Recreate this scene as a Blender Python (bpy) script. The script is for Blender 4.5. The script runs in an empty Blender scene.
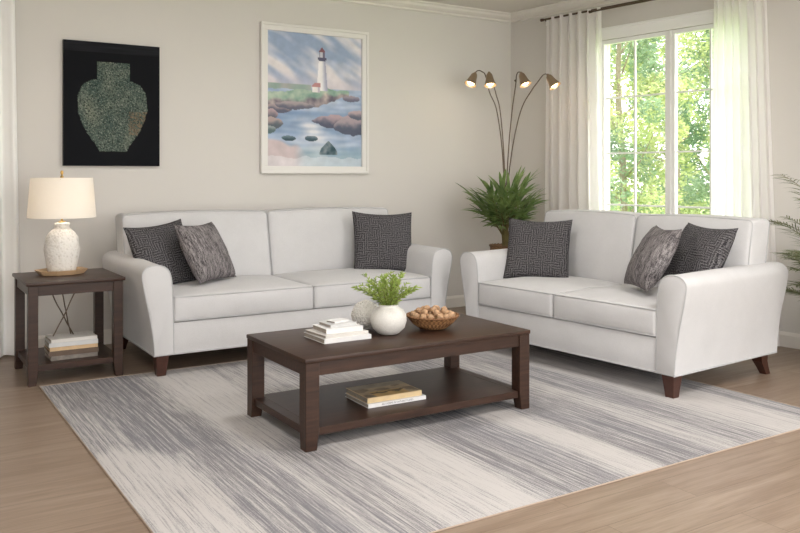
import bpy, bmesh, math, random
from math import sin, cos, pi, radians, sqrt
from mathutils import Vector, Matrix, noise, Euler
random.seed(7)
SC = bpy.context.scene
COL = SC.collection

# ---------------------------------------------------------------- materials
def srgb(r, g, b):
    f = lambda c: (c/255/12.92) if c/255 <= .04045 else ((c/255+.055)/1.055)**2.4
    return (f(r), f(g), f(b), 1)

class NT:
    def __init__(s, name):
        s.m = bpy.data.materials.new(name); s.m.use_nodes = True
        s.t = s.m.node_tree; s.n = s.t.nodes; s.l = s.t.links
        s.b = s.n['Principled BSDF']; s.out = s.n['Material Output']
    def add(s, typ, **kw):
        n = s.n.new(typ)
        for k, v in kw.items():
            if k.startswith('i_'):
                key = k[2:].replace('_', ' ')
                n.inputs[key].default_value = v
            else: setattr(n, k, v)
        return n
    def link(s, a, b): s.l.new(a, b)
    def coord(s, kind='Object', scale=(1, 1, 1), rot=(0, 0, 0)):
        tc = s.add('ShaderNodeTexCoord'); mp = s.add('ShaderNodeMapping')
        s.link(tc.outputs[kind], mp.inputs[0])
        mp.inputs['Scale'].default_value = scale; mp.inputs['Rotation'].default_value = rot
        return mp.outputs[0]
    def noise(s, vec, scale, detail=3, rough=.5):
        n = s.add('ShaderNodeTexNoise'); n.inputs['Scale'].default_value = scale
        n.inputs['Detail'].default_value = detail; n.inputs['Roughness'].default_value = rough
        if vec is not None: s.link(vec, n.inputs['Vector'])
        return n.outputs['Fac']
    def ramp(s, fac, stops):
        r = s.add('ShaderNodeValToRGB'); e = r.color_ramp.elements
        while len(e) < len(stops): e.new(.5)
        for i, (p, c) in enumerate(stops):
            e[i].position = p; e[i].color = c
        s.link(fac, r.inputs[0]); return r.outputs[0]
    def mix(s, fac, a, b, mode='MIX'):
        m = s.add('ShaderNodeMix'); m.data_type = 'RGBA'; m.blend_type = mode
        for v, k in ((fac, 0), (a, 6), (b, 7)):
            if isinstance(v, (int, float, tuple)): m.inputs[k].default_value = v
            else: s.link(v, m.inputs[k])
        return m.outputs[2]
    def math(s, op, a, b=0.):
        m = s.add('ShaderNodeMath'); m.operation = op
        for v, k in ((a, 0), (b, 1)):
            if isinstance(v, (int, float)): m.inputs[k].default_value = v
            else: s.link(v, m.inputs[k])
        return m.outputs[0]
    def bump(s, h, strength=.3, dist=.002):
        b = s.add('ShaderNodeBump'); b.inputs['Strength'].default_value = strength
        b.inputs['Distance'].default_value = dist
        s.link(h, b.inputs['Height']); s.link(b.outputs[0], s.b.inputs['Normal'])
    def color(s, c):
        if isinstance(c, tuple): s.b.inputs['Base Color'].default_value = c
        else: s.link(c, s.b.inputs['Base Color'])
    def set(s, rough=.5, metal=0., spec=None, sheen=None):
        s.b.inputs['Roughness'].default_value = rough; s.b.inputs['Metallic'].default_value = metal
        if spec is not None: s.b.inputs['Specular IOR Level'].default_value = spec
        if sheen is not None: s.b.inputs['Sheen Weight'].default_value = sheen

def m_plain(name, c, rough=.5, metal=0., var=.0, scale=20, spec=None, bump=0, bscale=200, bdist=.001):
    t = NT(name)
    if var:
        n = t.noise(t.coord(), scale, 4)
        lo = tuple(max(0, x*(1-var)) for x in c[:3])+(1,); hi = tuple(min(1, x*(1+var)) for x in c[:3])+(1,)
        t.color(t.ramp(n, [(.3, lo), (.7, hi)]))
    else: t.color(c)
    t.set(rough, metal, spec)
    if bump: t.bump(t.noise(t.coord(), bscale, 3), bump, bdist)
    return t.m

M = {}
M['wall'] = m_plain('wall_paint', srgb(213, 209, 204), .9, var=.015, scale=1.2, spec=.2, bump=.15, bscale=300, bdist=.0006)
M['trim'] = m_plain('white_trim_paint', srgb(226, 221, 214), .45)
M['vinyl'] = m_plain('white_window_vinyl', srgb(240, 240, 238), .4)
M['ceiling'] = m_plain('ceiling_paint', srgb(222, 217, 210), .95, var=.01, scale=2, spec=.1)
M['foot'] = m_plain('walnut_stained_foot', srgb(66, 36, 26), .4, var=.2, scale=30)
M['brass'] = m_plain('brushed_bronze', srgb(150, 130, 108), .38, .55)
M['dark_metal'] = m_plain('dark_bronze', srgb(96, 82, 70), .38, .8)
M['gold'] = m_plain('gold_brass', srgb(200, 165, 100), .3, .9)
M['art_white'] = m_plain('cream_frame_paint', srgb(226, 223, 219), .5)
M['black_edge'] = m_plain('black_canvas_edge', srgb(22, 22, 24), .6)
M['paper'] = m_plain('book_pages', srgb(158, 150, 140), .9, var=.12, scale=60)

def m_wood_dark():
    t = NT('espresso_wood')
    v = t.coord('Object', (3, 40, 40))
    n = t.noise(v, 1.5, 5, .6)
    t.color(t.ramp(n, [(.3, srgb(42, 27, 20)), (.7, srgb(66, 44, 33))]))
    t.set(.40, spec=.35); t.bump(n, .08, .001)
    return t.m
M['espresso'] = m_wood_dark()

def m_floor():
    t = NT('light_oak_planks')
    co = t.coord('Object')
    br = t.add('ShaderNodeTexBrick'); t.link(co, br.inputs['Vector'])
    br.offset = .37; br.inputs['Scale'].default_value = 1
    br.inputs['Brick Width'].default_value = 1.35; br.inputs['Row Height'].default_value = .19
    br.inputs['Mortar Size'].default_value = .0016; br.inputs['Mortar Smooth'].default_value = .2
    br.inputs['Color1'].default_value = (.2, .2, .2, 1); br.inputs['Color2'].default_value = (.8, .8, .8, 1)
    br.inputs['Mortar'].default_value = (0, 0, 0, 1)
    tone = t.ramp(br.outputs['Color'], [(.1, srgb(134, 115, 99)), (.9, srgb(154, 136, 120))])
    add = t.add('ShaderNodeVectorMath'); add.operation = 'ADD'
    sc = t.add('ShaderNodeVectorMath'); sc.operation = 'SCALE'; sc.inputs['Scale'].default_value = 7
    t.link(br.outputs['Color'], sc.inputs[0]); t.link(co, add.inputs[0]); t.link(sc.outputs[0], add.inputs[1])
    mp = t.add('ShaderNodeMapping'); mp.inputs['Scale'].default_value = (1.2, 14, 1); t.link(add.outputs[0], mp.inputs[0])
    g = t.noise(mp.outputs[0], 1.6, 6, .62)
    mp2 = t.add('ShaderNodeMapping'); mp2.inputs['Scale'].default_value = (2, 60, 1); t.link(add.outputs[0], mp2.inputs[0])
    g2 = t.noise(mp2.outputs[0], 3, 3, .6)
    c = t.mix(t.ramp(g, [(.36, (0, 0, 0, 1)), (.66, (1, 1, 1, 1))]), srgb(120, 100, 84), tone)
    c = t.mix(.22, c, t.ramp(g2, [(.3, srgb(116, 95, 78)), (.7, srgb(174, 157, 140))]))
    c = t.mix(t.math('MULTIPLY', br.outputs['Fac'], .55), c, srgb(92, 72, 56))
    t.color(c); t.set(.36, spec=.45)
    h = t.math('SUBTRACT', t.math('MULTIPLY', g2, .25), br.outputs['Fac'])
    t.bump(h, .2, .001)
    return t.m
M['floor'] = m_floor()

def m_fabric(name, base, var, scale=6):
    t = NT(name)
    co = t.coord()
    n = t.noise(co, scale, 4, .6)
    w = t.noise(t.coord('Object', (1, 1, 1)), 420, 2, .7)
    lo = tuple(x*(1-var) for x in base[:3])+(1,); hi = tuple(min(1, x*(1+var)) for x in base[:3])+(1,)
    c = t.ramp(n, [(.3, lo), (.7, hi)])
    c = t.mix(.10, c, t.ramp(w, [(.35, srgb(150, 146, 142)), (.65, srgb(250, 248, 246))]))
    t.color(c); t.set(.92, spec=.15, sheen=.15)
    mx = t.math('ADD', t.math('MULTIPLY', w, .25), n)
    t.bump(mx, .25, .004)
    return t.m
M['sofa'] = m_fabric('pale_grey_upholstery', srgb(197, 196, 197), .035)
M['piping'] = m_plain('grey_welt_piping', srgb(180, 180, 181), .9)

def m_pillow(name, dark, light, kind):
    t = NT(name)
    tc = t.add('ShaderNodeTexCoord'); co = tc.outputs['UV']
    if kind == 'maze':
        # blocks of short dashes, turned cell by cell
        mp = t.add('ShaderNodeMapping'); mp.inputs['Scale'].default_value = (1, 1, 1); t.link(co, mp.inputs[0])
        dn = t.add('ShaderNodeTexNoise'); dn.inputs['Scale'].default_value = 3.0; t.link(co, dn.inputs['Vector'])
        sx_ = t.add('ShaderNodeSeparateXYZ'); t.link(co, sx_.inputs[0])
        wob = t.math('MULTIPLY', t.noise(co, 5, 2), 9.)
        wx = t.math('SINE', t.math('ADD', t.math('MULTIPLY', sx_.outputs[0], 175.), wob))
        wy = t.math('SINE', t.math('ADD', t.math('MULTIPLY', sx_.outputs[1], 175.), wob))
        pick = t.math('GREATER_THAN', t.noise(t.coord('UV', (1.2, 1, 1)), 7.5, 1), .5)
        w1 = t.math('ADD', t.math('MULTIPLY', wx, pick), t.math('MULTIPLY', wy, t.math('SUBTRACT', 1., pick)))
        grain = t.noise(t.coord('UV', (1, 1, 1)), 90, 2, .8)
        lines = t.math('ADD', t.math('MULTIPLY', w1, .065), grain)
        c = t.ramp(lines, [(.44, dark), (.66, light)])
    else:
        mp = t.coord('UV', (95, 9, 1)); g = t.noise(mp, 1.0, 4, .75)
        mp3 = t.coord('UV', (14, 2.5, 1)); g3 = t.noise(mp3, 1.0, 2, .6)
        grain = t.noise(t.coord('UV', (1, 1, 1)), 80, 2, .8)
        lines = t.math('ADD', t.math('MULTIPLY', g, .6), t.math('ADD', t.math('MULTIPLY', g3, .2), t.math('MULTIPLY', grain, .25)))
        c = t.ramp(lines, [(.46, dark), (.62, light)])
    t.color(c); t.set(.9, spec=.15)
    t.bump(lines, .5, .003)
    return t.m
M['pillow_dark'] = m_pillow('charcoal_maze_weave', srgb(34, 32, 35), srgb(128, 125, 127), 'maze')
M['pillow_mid'] = m_pillow('grey_streaked_weave', srgb(58, 54, 56), srgb(160, 154, 154), 'streak')

def m_rug():
    t = NT('abrash_woven_rug')
    at = t.add('ShaderNodeAttribute'); at.attribute_name = 'dye'
    dens = at.outputs['Fac']
    s1 = t.noise(t.coord('Object', (215, 4.6, 1)), 1, 3, .7)
    s2 = t.noise(t.coord('Object', (64, .9, 1), (0, 0, 0)), 1, 2, .6)
    s3 = t.noise(t.coord('Object', (1, 1, 1)), 150, 2, .8)
    s = t.math('ADD', t.math('MULTIPLY', s1, .58), t.math('ADD', t.math('MULTIPLY', s2, .40), t.math('MULTIPLY', s3, .26)))
    val = t.math('ADD', s, t.math('MULTIPLY', t.math('SUBTRACT', dens, .5), .21))
    base = t.mix(t.noise(t.coord('Object', (2, 1, 1)), 1.5, 2), srgb(193, 190, 189), srgb(184, 179, 176))
    darkc = t.mix(t.noise(t.coord('Object', (3, 1, 1)), 1.1, 2), srgb(112, 109, 111), srgb(117, 118, 126))
    mask = t.ramp(val, [(.58, (0, 0, 0, 1)), (.75, (.92, .92, .92, 1))])
    t.color(t.mix(mask, base, darkc)); t.set(.95, spec=.1)
    t.bump(t.math('ADD', s1, s3), .5, .004)
    return t.m
M['rug'] = m_rug()
M['rug_edge'] = m_plain('rug_binding', srgb(176, 158, 142), .9)

def m_vcol(name, rough=.6, grain=0, spec=.3):
    t = NT(name)
    at = t.add('ShaderNodeAttribute'); at.attribute_name = 'paint'
    c = at.outputs['Color']
    if grain:
        n = t.noise(t.coord('Object'), 160, 3, .7)
        c = t.mix(grain, c, t.ramp(n, [(.35, (.05, .05, .05, 1)), (.65, (.9, .9, .9, 1))]), 'OVERLAY')
    t.color(c); t.set(rough, spec=spec)
    return t.m
M['painting'] = m_vcol('seascape_paint')
M['vase_print'] = m_vcol('vase_canvas_print', .8, spec=.12)

def m_translucent(name, col, trans_w, alpha):
    """cloth: diffuse + translucent, some of it see-through weave"""
    t = NT(name)
    d = t.add('ShaderNodeBsdfDiffuse'); d.inputs[0].default_value = col
    tr = t.add('ShaderNodeBsdfTranslucent'); tr.inputs[0].default_value = col
    tp = t.add('ShaderNodeBsdfTransparent')
    m1 = t.add('ShaderNodeMixShader'); m1.inputs[0].default_value = trans_w
    t.link(d.outputs[0], m1.inputs[1]); t.link(tr.outputs[0], m1.inputs[2])
    m2 = t.add('ShaderNodeMixShader'); m2.inputs[0].default_value = alpha
    t.link(m1.outputs[0], m2.inputs[1]); t.link(tp.outputs[0], m2.inputs[2])
    t.link(m2.outputs[0], t.out.inputs[0])
    return t.m
M['sheer'] = m_translucent('sheer_white_voile', srgb(253, 251, 250), .66, .11)
M['curtain'] = m_translucent('white_linen_drape', srgb(250, 249, 247), .12, .0)
M['shade'] = m_translucent('linen_lamp_shade', srgb(250, 247, 242), .5, 0)

def m_glass():
    t = NT('window_glass')
    g = t.add('ShaderNodeBsdfGlossy'); g.inputs['Roughness'].default_value = .02
    tp = t.add('ShaderNodeBsdfTransparent')
    m = t.add('ShaderNodeMixShader'); m.inputs[0].default_value = .06
    t.link(tp.outputs[0], m.inputs[1]); t.link(g.outputs[0], m.inputs[2]); t.link(m.outputs[0], t.out.inputs[0])
    return t.m
M['glass'] = m_glass()

def m_emit(name, c, s):
    t = NT(name); t.color(c); t.b.inputs['Emission Color'].default_value = c; t.b.inputs['Emission Strength'].default_value = s
    return t.m
M['bulb'] = m_emit('warm_bulb', srgb(255, 222, 176), 9)

def m_leaf(name, a, b, scale=8, tr=.3, rough=.45):
    t = NT(name)
    n = t.noise(t.coord(), scale, 3, .6)
    c = t.ramp(n, [(.3, a), (.7, b)])
    t.color(c); t.set(rough)
    tl = t.add('ShaderNodeBsdfTranslucent'); t.link(c, tl.inputs[0])
    m = t.add('ShaderNodeMixShader'); m.inputs[0].default_value = tr
    t.link(t.b.outputs[0], m.inputs[1]); t.link(tl.outputs[0], m.inputs[2]); t.link(m.outputs[0], t.out.inputs[0])
    return t.m
M['palm'] = m_leaf('palm_leaf', srgb(78, 106, 56), srgb(148, 170, 106))
M['fern'] = m_leaf('areca_leaf', srgb(70, 82, 50), srgb(128, 136, 92))
M['sprig'] = m_leaf('fresh_green_leaf', srgb(112, 138, 52), srgb(184, 202, 112), 40)
M['tree_a'] = m_leaf('tree_leaf_yellow_green', srgb(146, 164, 104), srgb(218, 222, 162), 2.5, .35)
M['tree_b'] = m_leaf('tree_leaf_blue_green', srgb(96, 128, 100), srgb(166, 188, 150), 2.5, .3)
M['bark'] = m_plain('tree_bark', srgb(150, 138, 120), .9, var=.2)
M['stem'] = m_plain('brown_green_stem', srgb(110, 98, 56), .6, var=.25, scale=15)
M['soil'] = m_plain('potting_soil', srgb(52, 38, 28), 1, var=.3, scale=60)
M['bounce_slab'] = m_plain('pale_bounce_stone', srgb(208, 206, 203), .9, var=.04, scale=3)  # for the slab added to bounce light indoors
M['lens'] = m_emit('ceiling_fill_lens', srgb(255, 246, 234), 3)  # glowing disc of the added ceiling fill lights
M['lawn'] = m_plain('lawn_grass', srgb(126, 152, 82), 1, var=.2, scale=3)

def m_textured_white():
    t = NT('white_textured_ceramic')
    co = t.coord()
    n = t.noise(co, 38, 4, .65)
    v = t.add('ShaderNodeTexVoronoi'); v.inputs['Scale'].default_value = 60; t.link(co, v.inputs['Vector'])
    h = t.math('ADD', n, t.math('MULTIPLY', v.outputs['Distance'], .6))
    t.color(t.ramp(h, [(.3, srgb(196, 188, 178)), (.75, srgb(230, 226, 220))])); t.set(.85)
    t.bump(h, .9, .006)
    return t.m
M['rough_ceramic'] = m_textured_white()
M['speckle'] = m_plain('white_stoneware', srgb(214, 211, 206), .55, var=.08, scale=140, bump=.5, bscale=160, bdist=.0015)
M['coral'] = m_plain('off_white_openwork', srgb(214, 210, 204), .8)
M['tray_wood'] = m_plain('honey_wood_tray', srgb(196, 164, 128), .5, var=.10, scale=14)

def m_wicker(name, a, b, sx=60, sz=60):
    t = NT(name)
    co = t.coord('UV', (1, 1, 1))
    c1 = t.add('ShaderNodeTexChecker'); c1.inputs['Scale'].default_value = 1
    mp = t.add('ShaderNodeMapping'); mp.inputs['Scale'].default_value = (sx, sz, 1); t.link(co, mp.inputs[0]); t.link(mp.outputs[0], c1.inputs['Vector'])
    n = t.noise(t.coord(), 60, 3)
    c = t.mix(c1.outputs['Fac'], a, b); c = t.mix(.35, c, t.ramp(n, [(.3, a), (.7, b)]))
    t.color(c); t.set(.7); t.bump(c1.outputs['Fac'], .6, .003)
    return t.m
M['wicker'] = m_wicker('woven_brown_rattan', srgb(104, 68, 40), srgb(178, 132, 88), 64, 14)
M['basket'] = m_wicker('woven_plant_basket', srgb(96, 70, 46), srgb(160, 124, 86), 44, 40)
M['nut'] = m_plain('walnut_shell', srgb(168, 134, 102), .65, var=.30, scale=60, bump=.8, bscale=90, bdist=.003)

# ---------------------------------------------------------------- mesh helpers
def obj(name, bm, mat, parent=None, smooth=False, loc=None, angle=35):
    me = bpy.data.meshes.new(name)
    bmesh.ops.recalc_face_normals(bm, faces=bm.faces[:])
    bm.to_mesh(me); bm.free()
    o = bpy.data.objects.new(name, me); COL.objects.link(o)
    mats = mat if isinstance(mat, (list, tuple)) else [mat]
    for m in mats: me.materials.append(m)
    if parent: o.parent = parent
    if loc: o.location = loc
    if smooth:
        for p in me.polygons: p.use_smooth = True
        me.set_sharp_from_angle(angle=radians(angle))
    return o

def tag(o, label, cat, group=None, kind=None):
    if label: o['label'] = label
    if cat: o['category'] = cat
    if group: o['group'] = group
    if kind: o['kind'] = kind
    return o

def thing(name, label, cat, loc=(0, 0, 0), rotz=0, group=None):
    o = bpy.data.objects.new(name, None); COL.objects.link(o)
    o.location = loc; o.rotation_euler = (0, 0, rotz); o.empty_display_size = .1
    return tag(o, label, cat, group)

def struct(name, bm, mat, smooth=False):
    o = obj(name, bm, mat, None, smooth); o['kind'] = 'structure'; return o

def box(bm, x0, x1, y0, y1, z0, z1, mtx=None, bev=0, seg=2, mi=0):
    vs = [bm.verts.new(v) for v in [(x0, y0, z0), (x1, y0, z0), (x1, y1, z0), (x0, y1, z0), (x0, y0, z1), (x1, y0, z1), (x1, y1, z1), (x0, y1, z1)]]
    if mtx:
        for v in vs: v.co = mtx @ v.co
    fs = [bm.faces.new([vs[i] for i in f]) for f in ((0, 3, 2, 1), (4, 5, 6, 7), (0, 1, 5, 4), (1, 2, 6, 5), (2, 3, 7, 6), (3, 0, 4, 7))]
    for f in fs: f.material_index = mi
    if bev:
        es = list({e for f in fs for e in f.edges})
        bmesh.ops.bevel(bm, geom=es, offset=bev, segments=seg, affect='EDGES', profile=.5, material=-1)
    return fs

def taper_box(bm, pts_bottom, pts_top, bev=.003):
    vb = [bm.verts.new(p) for p in pts_bottom]; vt = [bm.verts.new(p) for p in pts_top]
    fs = [bm.faces.new(vb[::-1]), bm.faces.new(vt)]
    n = len(vb)
    for i in range(n): fs.append(bm.faces.new([vb[i], vb[(i+1) % n], vt[(i+1) % n], vt[i]]))
    es = list({e for f in fs for e in f.edges})
    if bev: bmesh.ops.bevel(bm, geom=es, offset=bev, segments=2, affect='EDGES', profile=.5)

def rbox(bm, c, s, r, n=(10, 10, 4), disp=None, k=4):
    """rounded box centred c, size s, radius r; disp(p)->Vector offset in local coords"""
    h = [x/2 for x in s]
    r = min(r, *(x*.999 for x in h))
    def coords(a, m):
        L = [-a + r*(1-cos(pi/2*i/k))*1.0 for i in range(k+1)]
        mid = [-a+r + (2*a-2*r)*i/m for i in range(1, m)] if a > r*1.001 else []
        return L + mid + [-x for x in L[::-1]]
    A = [coords(h[i], n[i]) for i in range(3)]
    cache = {}
    def V(i, j, l):
        key = (i, j, l)
        if key in cache: return cache[key]
        p = Vector((A[0][i], A[1][j], A[2][l]))
        q = Vector([max(-h[t]+r, min(h[t]-r, p[t])) for t in range(3)])
        d = p-q
        if d.length > 1e-9: p = q + d.normalized()*r
        if disp: p = p + disp(p, h)
        v = bm.verts.new(p+Vector(c)); cache[key] = v; return v
    N = [len(a) for a in A]
    def quad(*ks):
        vs = [V(*k_) for k_ in ks]
        if len(set(vs)) == 4: bm.faces.new(vs)
    for i in range(N[0]-1):
        for j in range(N[1]-1):
            for l in (0, N[2]-1): quad((i, j, l), (i+1, j, l), (i+1, j+1, l), (i, j+1, l))
    for i in range(N[0]-1):
        for l in range(N[2]-1):
            for j in (0, N[1]-1): quad((i, j, l), (i+1, j, l), (i+1, j, l+1), (i, j, l+1))
    for j in range(N[1]-1):
        for l in range(N[2]-1):
            for i in (0, N[0]-1): quad((i, j, l), (i, j+1, l), (i, j+1, l+1), (i, j, l+1))

def tube(bm, pts, rad, seg=8, closed=False, cap=True):
    pts = [Vector(p) for p in pts]; n = len(pts)
    if callable(rad): R = [rad(i/(n-1)) for i in range(n)]
    else: R = [rad]*n
    rings = []; up = None
    for i, p in enumerate(pts):
        if closed: t = (pts[(i+1) % n]-pts[i-1])
        else: t = pts[min(i+1, n-1)]-pts[max(i-1, 0)]
        t.normalize()
        if up is None:
            up = t.orthogonal().normalized()
        up = (up - t*up.dot(t))
        if up.length < 1e-6: up = t.orthogonal()
        up.normalize(); s = t.cross(up)
        rings.append([bm.verts.new(p+(up*cos(2*pi*k/seg)+s*sin(2*pi*k/seg))*R[i]) for k in range(seg)])
    for i in range(n if closed else n-1):
        a, b = rings[i], rings[(i+1) % n]
        for k in range(seg): bm.faces.new([a[k], a[(k+1) % seg], b[(k+1) % seg], b[k]])
    if cap and not closed: bm.faces.new(rings[0][::-1]); bm.faces.new(rings[-1])

def lathe(bm, prof, seg=32, c=(0, 0, 0), uv=False, dispf=None):
    """prof: list (r,z). closes poles when r==0"""
    rings = []
    for r, z in prof:
        if r < 1e-6: rings.append([bm.verts.new((c[0], c[1], c[2]+z))])
        else:
            ring = []
            for k in range(seg):
                a = 2*pi*k/seg; rr = r + (dispf(a, r, z) if dispf else 0)
                ring.append(bm.verts.new((c[0]+rr*cos(a), c[1]+rr*sin(a), c[2]+z)))
            rings.append(ring)
    lay = bm.loops.layers.uv.verify() if uv else None
    m = len(rings)-1
    for i in range(m):
        a, b = rings[i], rings[i+1]
        for k in range(seg):
            k2 = (k+1) % seg
            if len(a) == 1 and len(b) == 1: continue
            if len(a) == 1: f = bm.faces.new([a[0], b[k2], b[k]]); co = [(k/seg, i/m), ((k+1)/seg, (i+1)/m), (k/seg, (i+1)/m)]
            elif len(b) == 1: f = bm.faces.new([a[k], a[k2], b[0]]); co = [(k/seg, i/m), ((k+1)/seg, i/m), (k/seg, (i+1)/m)]
            else: f = bm.faces.new([a[k], a[k2], b[k2], b[k]]); co = [(k/seg, i/m), ((k+1)/seg, i/m), ((k+1)/seg, (i+1)/m), (k/seg, (i+1)/m)]
            if lay:
                for lp, u in zip(f.loops, co): lp[lay].uv = u

def smooth_path(pts, n=6):
    """Catmull-Rom"""
    P = [Vector(p) for p in pts]; P = [2*P[0]-P[1]]+P+[2*P[-1]-P[-2]]
    out = []
    for i in range(1, len(P)-2):
        for k in range(n):
            t = k/n; a, b, c, d = P[i-1:i+3]
            out.append(.5*((2*b)+(c-a)*t+(2*a-5*b+4*c-d)*t*t+(3*b-a-3*c+d)*t**3))
    out.append(P[-2]); return out

def copy_thing(src, loc, rot=None, label=None):
    r = src.copy(); COL.objects.link(r); r.location = loc
    if rot is not None: r.rotation_euler = rot
    if label: r['label'] = label
    for ch in list(src.children):
        c = ch.copy(); COL.objects.link(c); c.parent = r
        for g in list(ch.children):
            d = g.copy(); COL.objects.link(d); d.parent = c
    return r

# ---------------------------------------------------------------- camera maths of the place
HC = 1.25; YAW = radians(32.4); F = 825
FX, FY = sin(YAW), cos(YAW); RX, RY = FY, -FX
def ray(px, py, k):
    """point at ground distance factor k along a sight line (used to measure positions)"""
    s = (px-400)/F
    return Vector(((FX+RX*s)*k, (FY+RY*s)*k, HC-(py-175)/F*k))

CX, CY = 5.315, 6.32            # room corner
ZC = 2.837                      # ceiling
WA = radians(-84.26)            # direction of window wall
WM = Matrix.Translation((CX, CY, 0)) @ Matrix.Rotation(WA, 4, 'Z')   # x along wall, y outward
XL, YB, LW = -1.7, -2.6, 9.0
def wp(s, y, z): return WM @ Vector((s, y, z))

# ---------------------------------------------------------------- room shell
endp = wp(LW, 0, 0)
bm = bmesh.new()
vs = [(XL-.1, YB), (endp.x+.12, YB), (CX+.12, CY+.12), (XL-.1, CY+.12)]
def slab(bm, poly, z0, z1):
    a = [bm.verts.new((x, y, z0)) for x, y in poly]; b = [bm.verts.new((x, y, z1)) for x, y in poly]
    bm.faces.new(a[::-1]); bm.faces.new(b)
    for i in range(len(a)): bm.faces.new([a[i], a[(i+1) % len(a)], b[(i+1) % len(a)], b[i]])
slab(bm, vs, -.12, 0); struct('floor', bm, M['floor'])
bm = bmesh.new(); slab(bm, vs, ZC, ZC+.15); struct('ceiling', bm, M['ceiling'])
bm = bmesh.new(); box(bm, XL-.1, CX+.12, CY, CY+.12, 0, ZC); struct('wall_back', bm, M['wall'])
bm = bmesh.new(); box(bm, XL-.1, XL, YB, CY, 0, ZC); struct('wall_left', bm, M['wall'])
# window wall with opening
WS0, WS1, WZ0, WZ1 = 1.095, 2.50, .62, 2.44
bm = bmesh.new()
box(bm, 0, WS0, 0, .14, 0, ZC, WM); box(bm, WS1, LW, 0, .14, 0, ZC, WM)
box(bm, WS0, WS1, 0, .14, 0, WZ0, WM); box(bm, WS0, WS1, 0, .14, WZ1, ZC, WM)
struct('wall_right', bm, M['wall'])
# baseboards
def profile_run(bm, prof, p0, p1, inward):
    """prof (d,z): d = distance from wall inward"""
    p0, p1, inward = Vector(p0), Vector(p1), Vector(inward).normalized()
    a = [bm.verts.new(p0+inward*d+Vector((0, 0, z))) for d, z in prof]
    b = [bm.verts.new(p1+inward*d+Vector((0, 0, z))) for d, z in prof]
    bm.faces.new(a); bm.faces.new(b[::-1])
    for i in range(len(a)): bm.faces.new([a[i], a[(i+1) % len(a)], b[(i+1) % len(a)], b[i]])
BP = [(0, 0), (.016, 0), (.016, .085), (.011, .097), (.005, .108), (0, .108)]
CP = [(0, ZC), (.085, ZC), (.085, ZC-.012), (.07, ZC-.02), (.06, ZC-.04), (.035, ZC-.055), (.018, ZC-.062), (.018, ZC-.078), (0, ZC-.082)]
win_in = (WM.to_3x3() @ Vector((0, -1, 0)))
bm = bmesh.new(); profile_run(bm, BP, (XL, CY, 0), (CX, CY, 0), (0, -1, 0)); struct('baseboard_back', bm, M['trim'])
bm = bmesh.new(); profile_run(bm, BP, (CX, CY, 0), wp(LW, 0, 0), win_in); struct('baseboard_right', bm, M['trim'])
bm = bmesh.new(); profile_run(bm, BP, (XL, YB, 0), (XL, CY, 0), (1, 0, 0)); struct('baseboard_left', bm, M['trim'])
bm = bmesh.new(); profile_run(bm, CP, (XL, CY, 0), (CX, CY, 0), (0, -1, 0)); struct('trim_1', bm, M['trim'])
bm = bmesh.new(); profile_run(bm, CP, (CX, CY, 0), wp(LW, 0, 0), win_in); struct('trim_2', bm, M['trim'])
bm = bmesh.new(); profile_run(bm, CP, (XL, YB, 0), (XL, CY, 0), (1, 0, 0)); struct('trim_3', bm, M['trim'])

# window
bm = bmesh.new()
e = .085
box(bm, WS0-e, WS1+e, -.018, .0, WZ1, WZ1+.10, WM, .003); box(bm, WS0-e, WS1+e, -.03, 0, WZ1+.085, WZ1+.105, WM, .003)
box(bm, WS0-e, WS0, -.018, 0, WZ0-.02, WZ1, WM, .003); box(bm, WS1, WS1+e, -.018, 0, WZ0-.02, WZ1, WM, .003)
box(bm, WS0-e-.02, WS1+e+.02, -.05, .0, WZ0-.045, WZ0-.015, WM, .004); box(bm, WS0-e, WS1+e, -.016, .0, WZ0-.11, WZ0-.045, WM, .003)
wo = obj('window_1', bm, M['vinyl']); wo['kind'] = 'structure'
SM = (WS0+WS1)/2
for k, (a, b) in enumerate(((WS0+.003, SM-.012), (SM+.012, WS1-.003))):
    bm = bmesh.new(); f = .034
    box(bm, a, b, .006, .05, WZ0+.003, WZ0+.003+f, WM, .003); box(bm, a, b, .006, .05, WZ1-f-.003, WZ1-.003, WM, .003)
    box(bm, a, a+f, .006, .05, WZ0+f, WZ1-f, WM, .003); box(bm, b-f, b, .006, .05, WZ0+f, WZ1-f, WM, .003)
    fr = obj('window_frame', bm, M['vinyl'], wo)
    bm = bmesh.new()
    c = (a+b)/2
    box(bm, c-.007, c+.007, .021, .039, WZ0+f, WZ1-f, WM)
    for z in (1.925, 1.44, .99): box(bm, a+f, b-f, .0215, .0385, z-.007, z+.007, WM)
    obj('muntin', bm, M['vinyl'], wo)
    bm = bmesh.new(); box(bm, a+f*.5, b-f*.5, .028, .032, WZ0+f*.5, WZ1-f*.5, WM); obj('window_pane', bm, M['glass'], wo)
bm = bmesh.new(); box(bm, SM-.0115, SM+.0115, .0, .055, WZ0+.003, WZ1-.003, WM, .002); obj('mullion', bm, M['vinyl'], wo)

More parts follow.
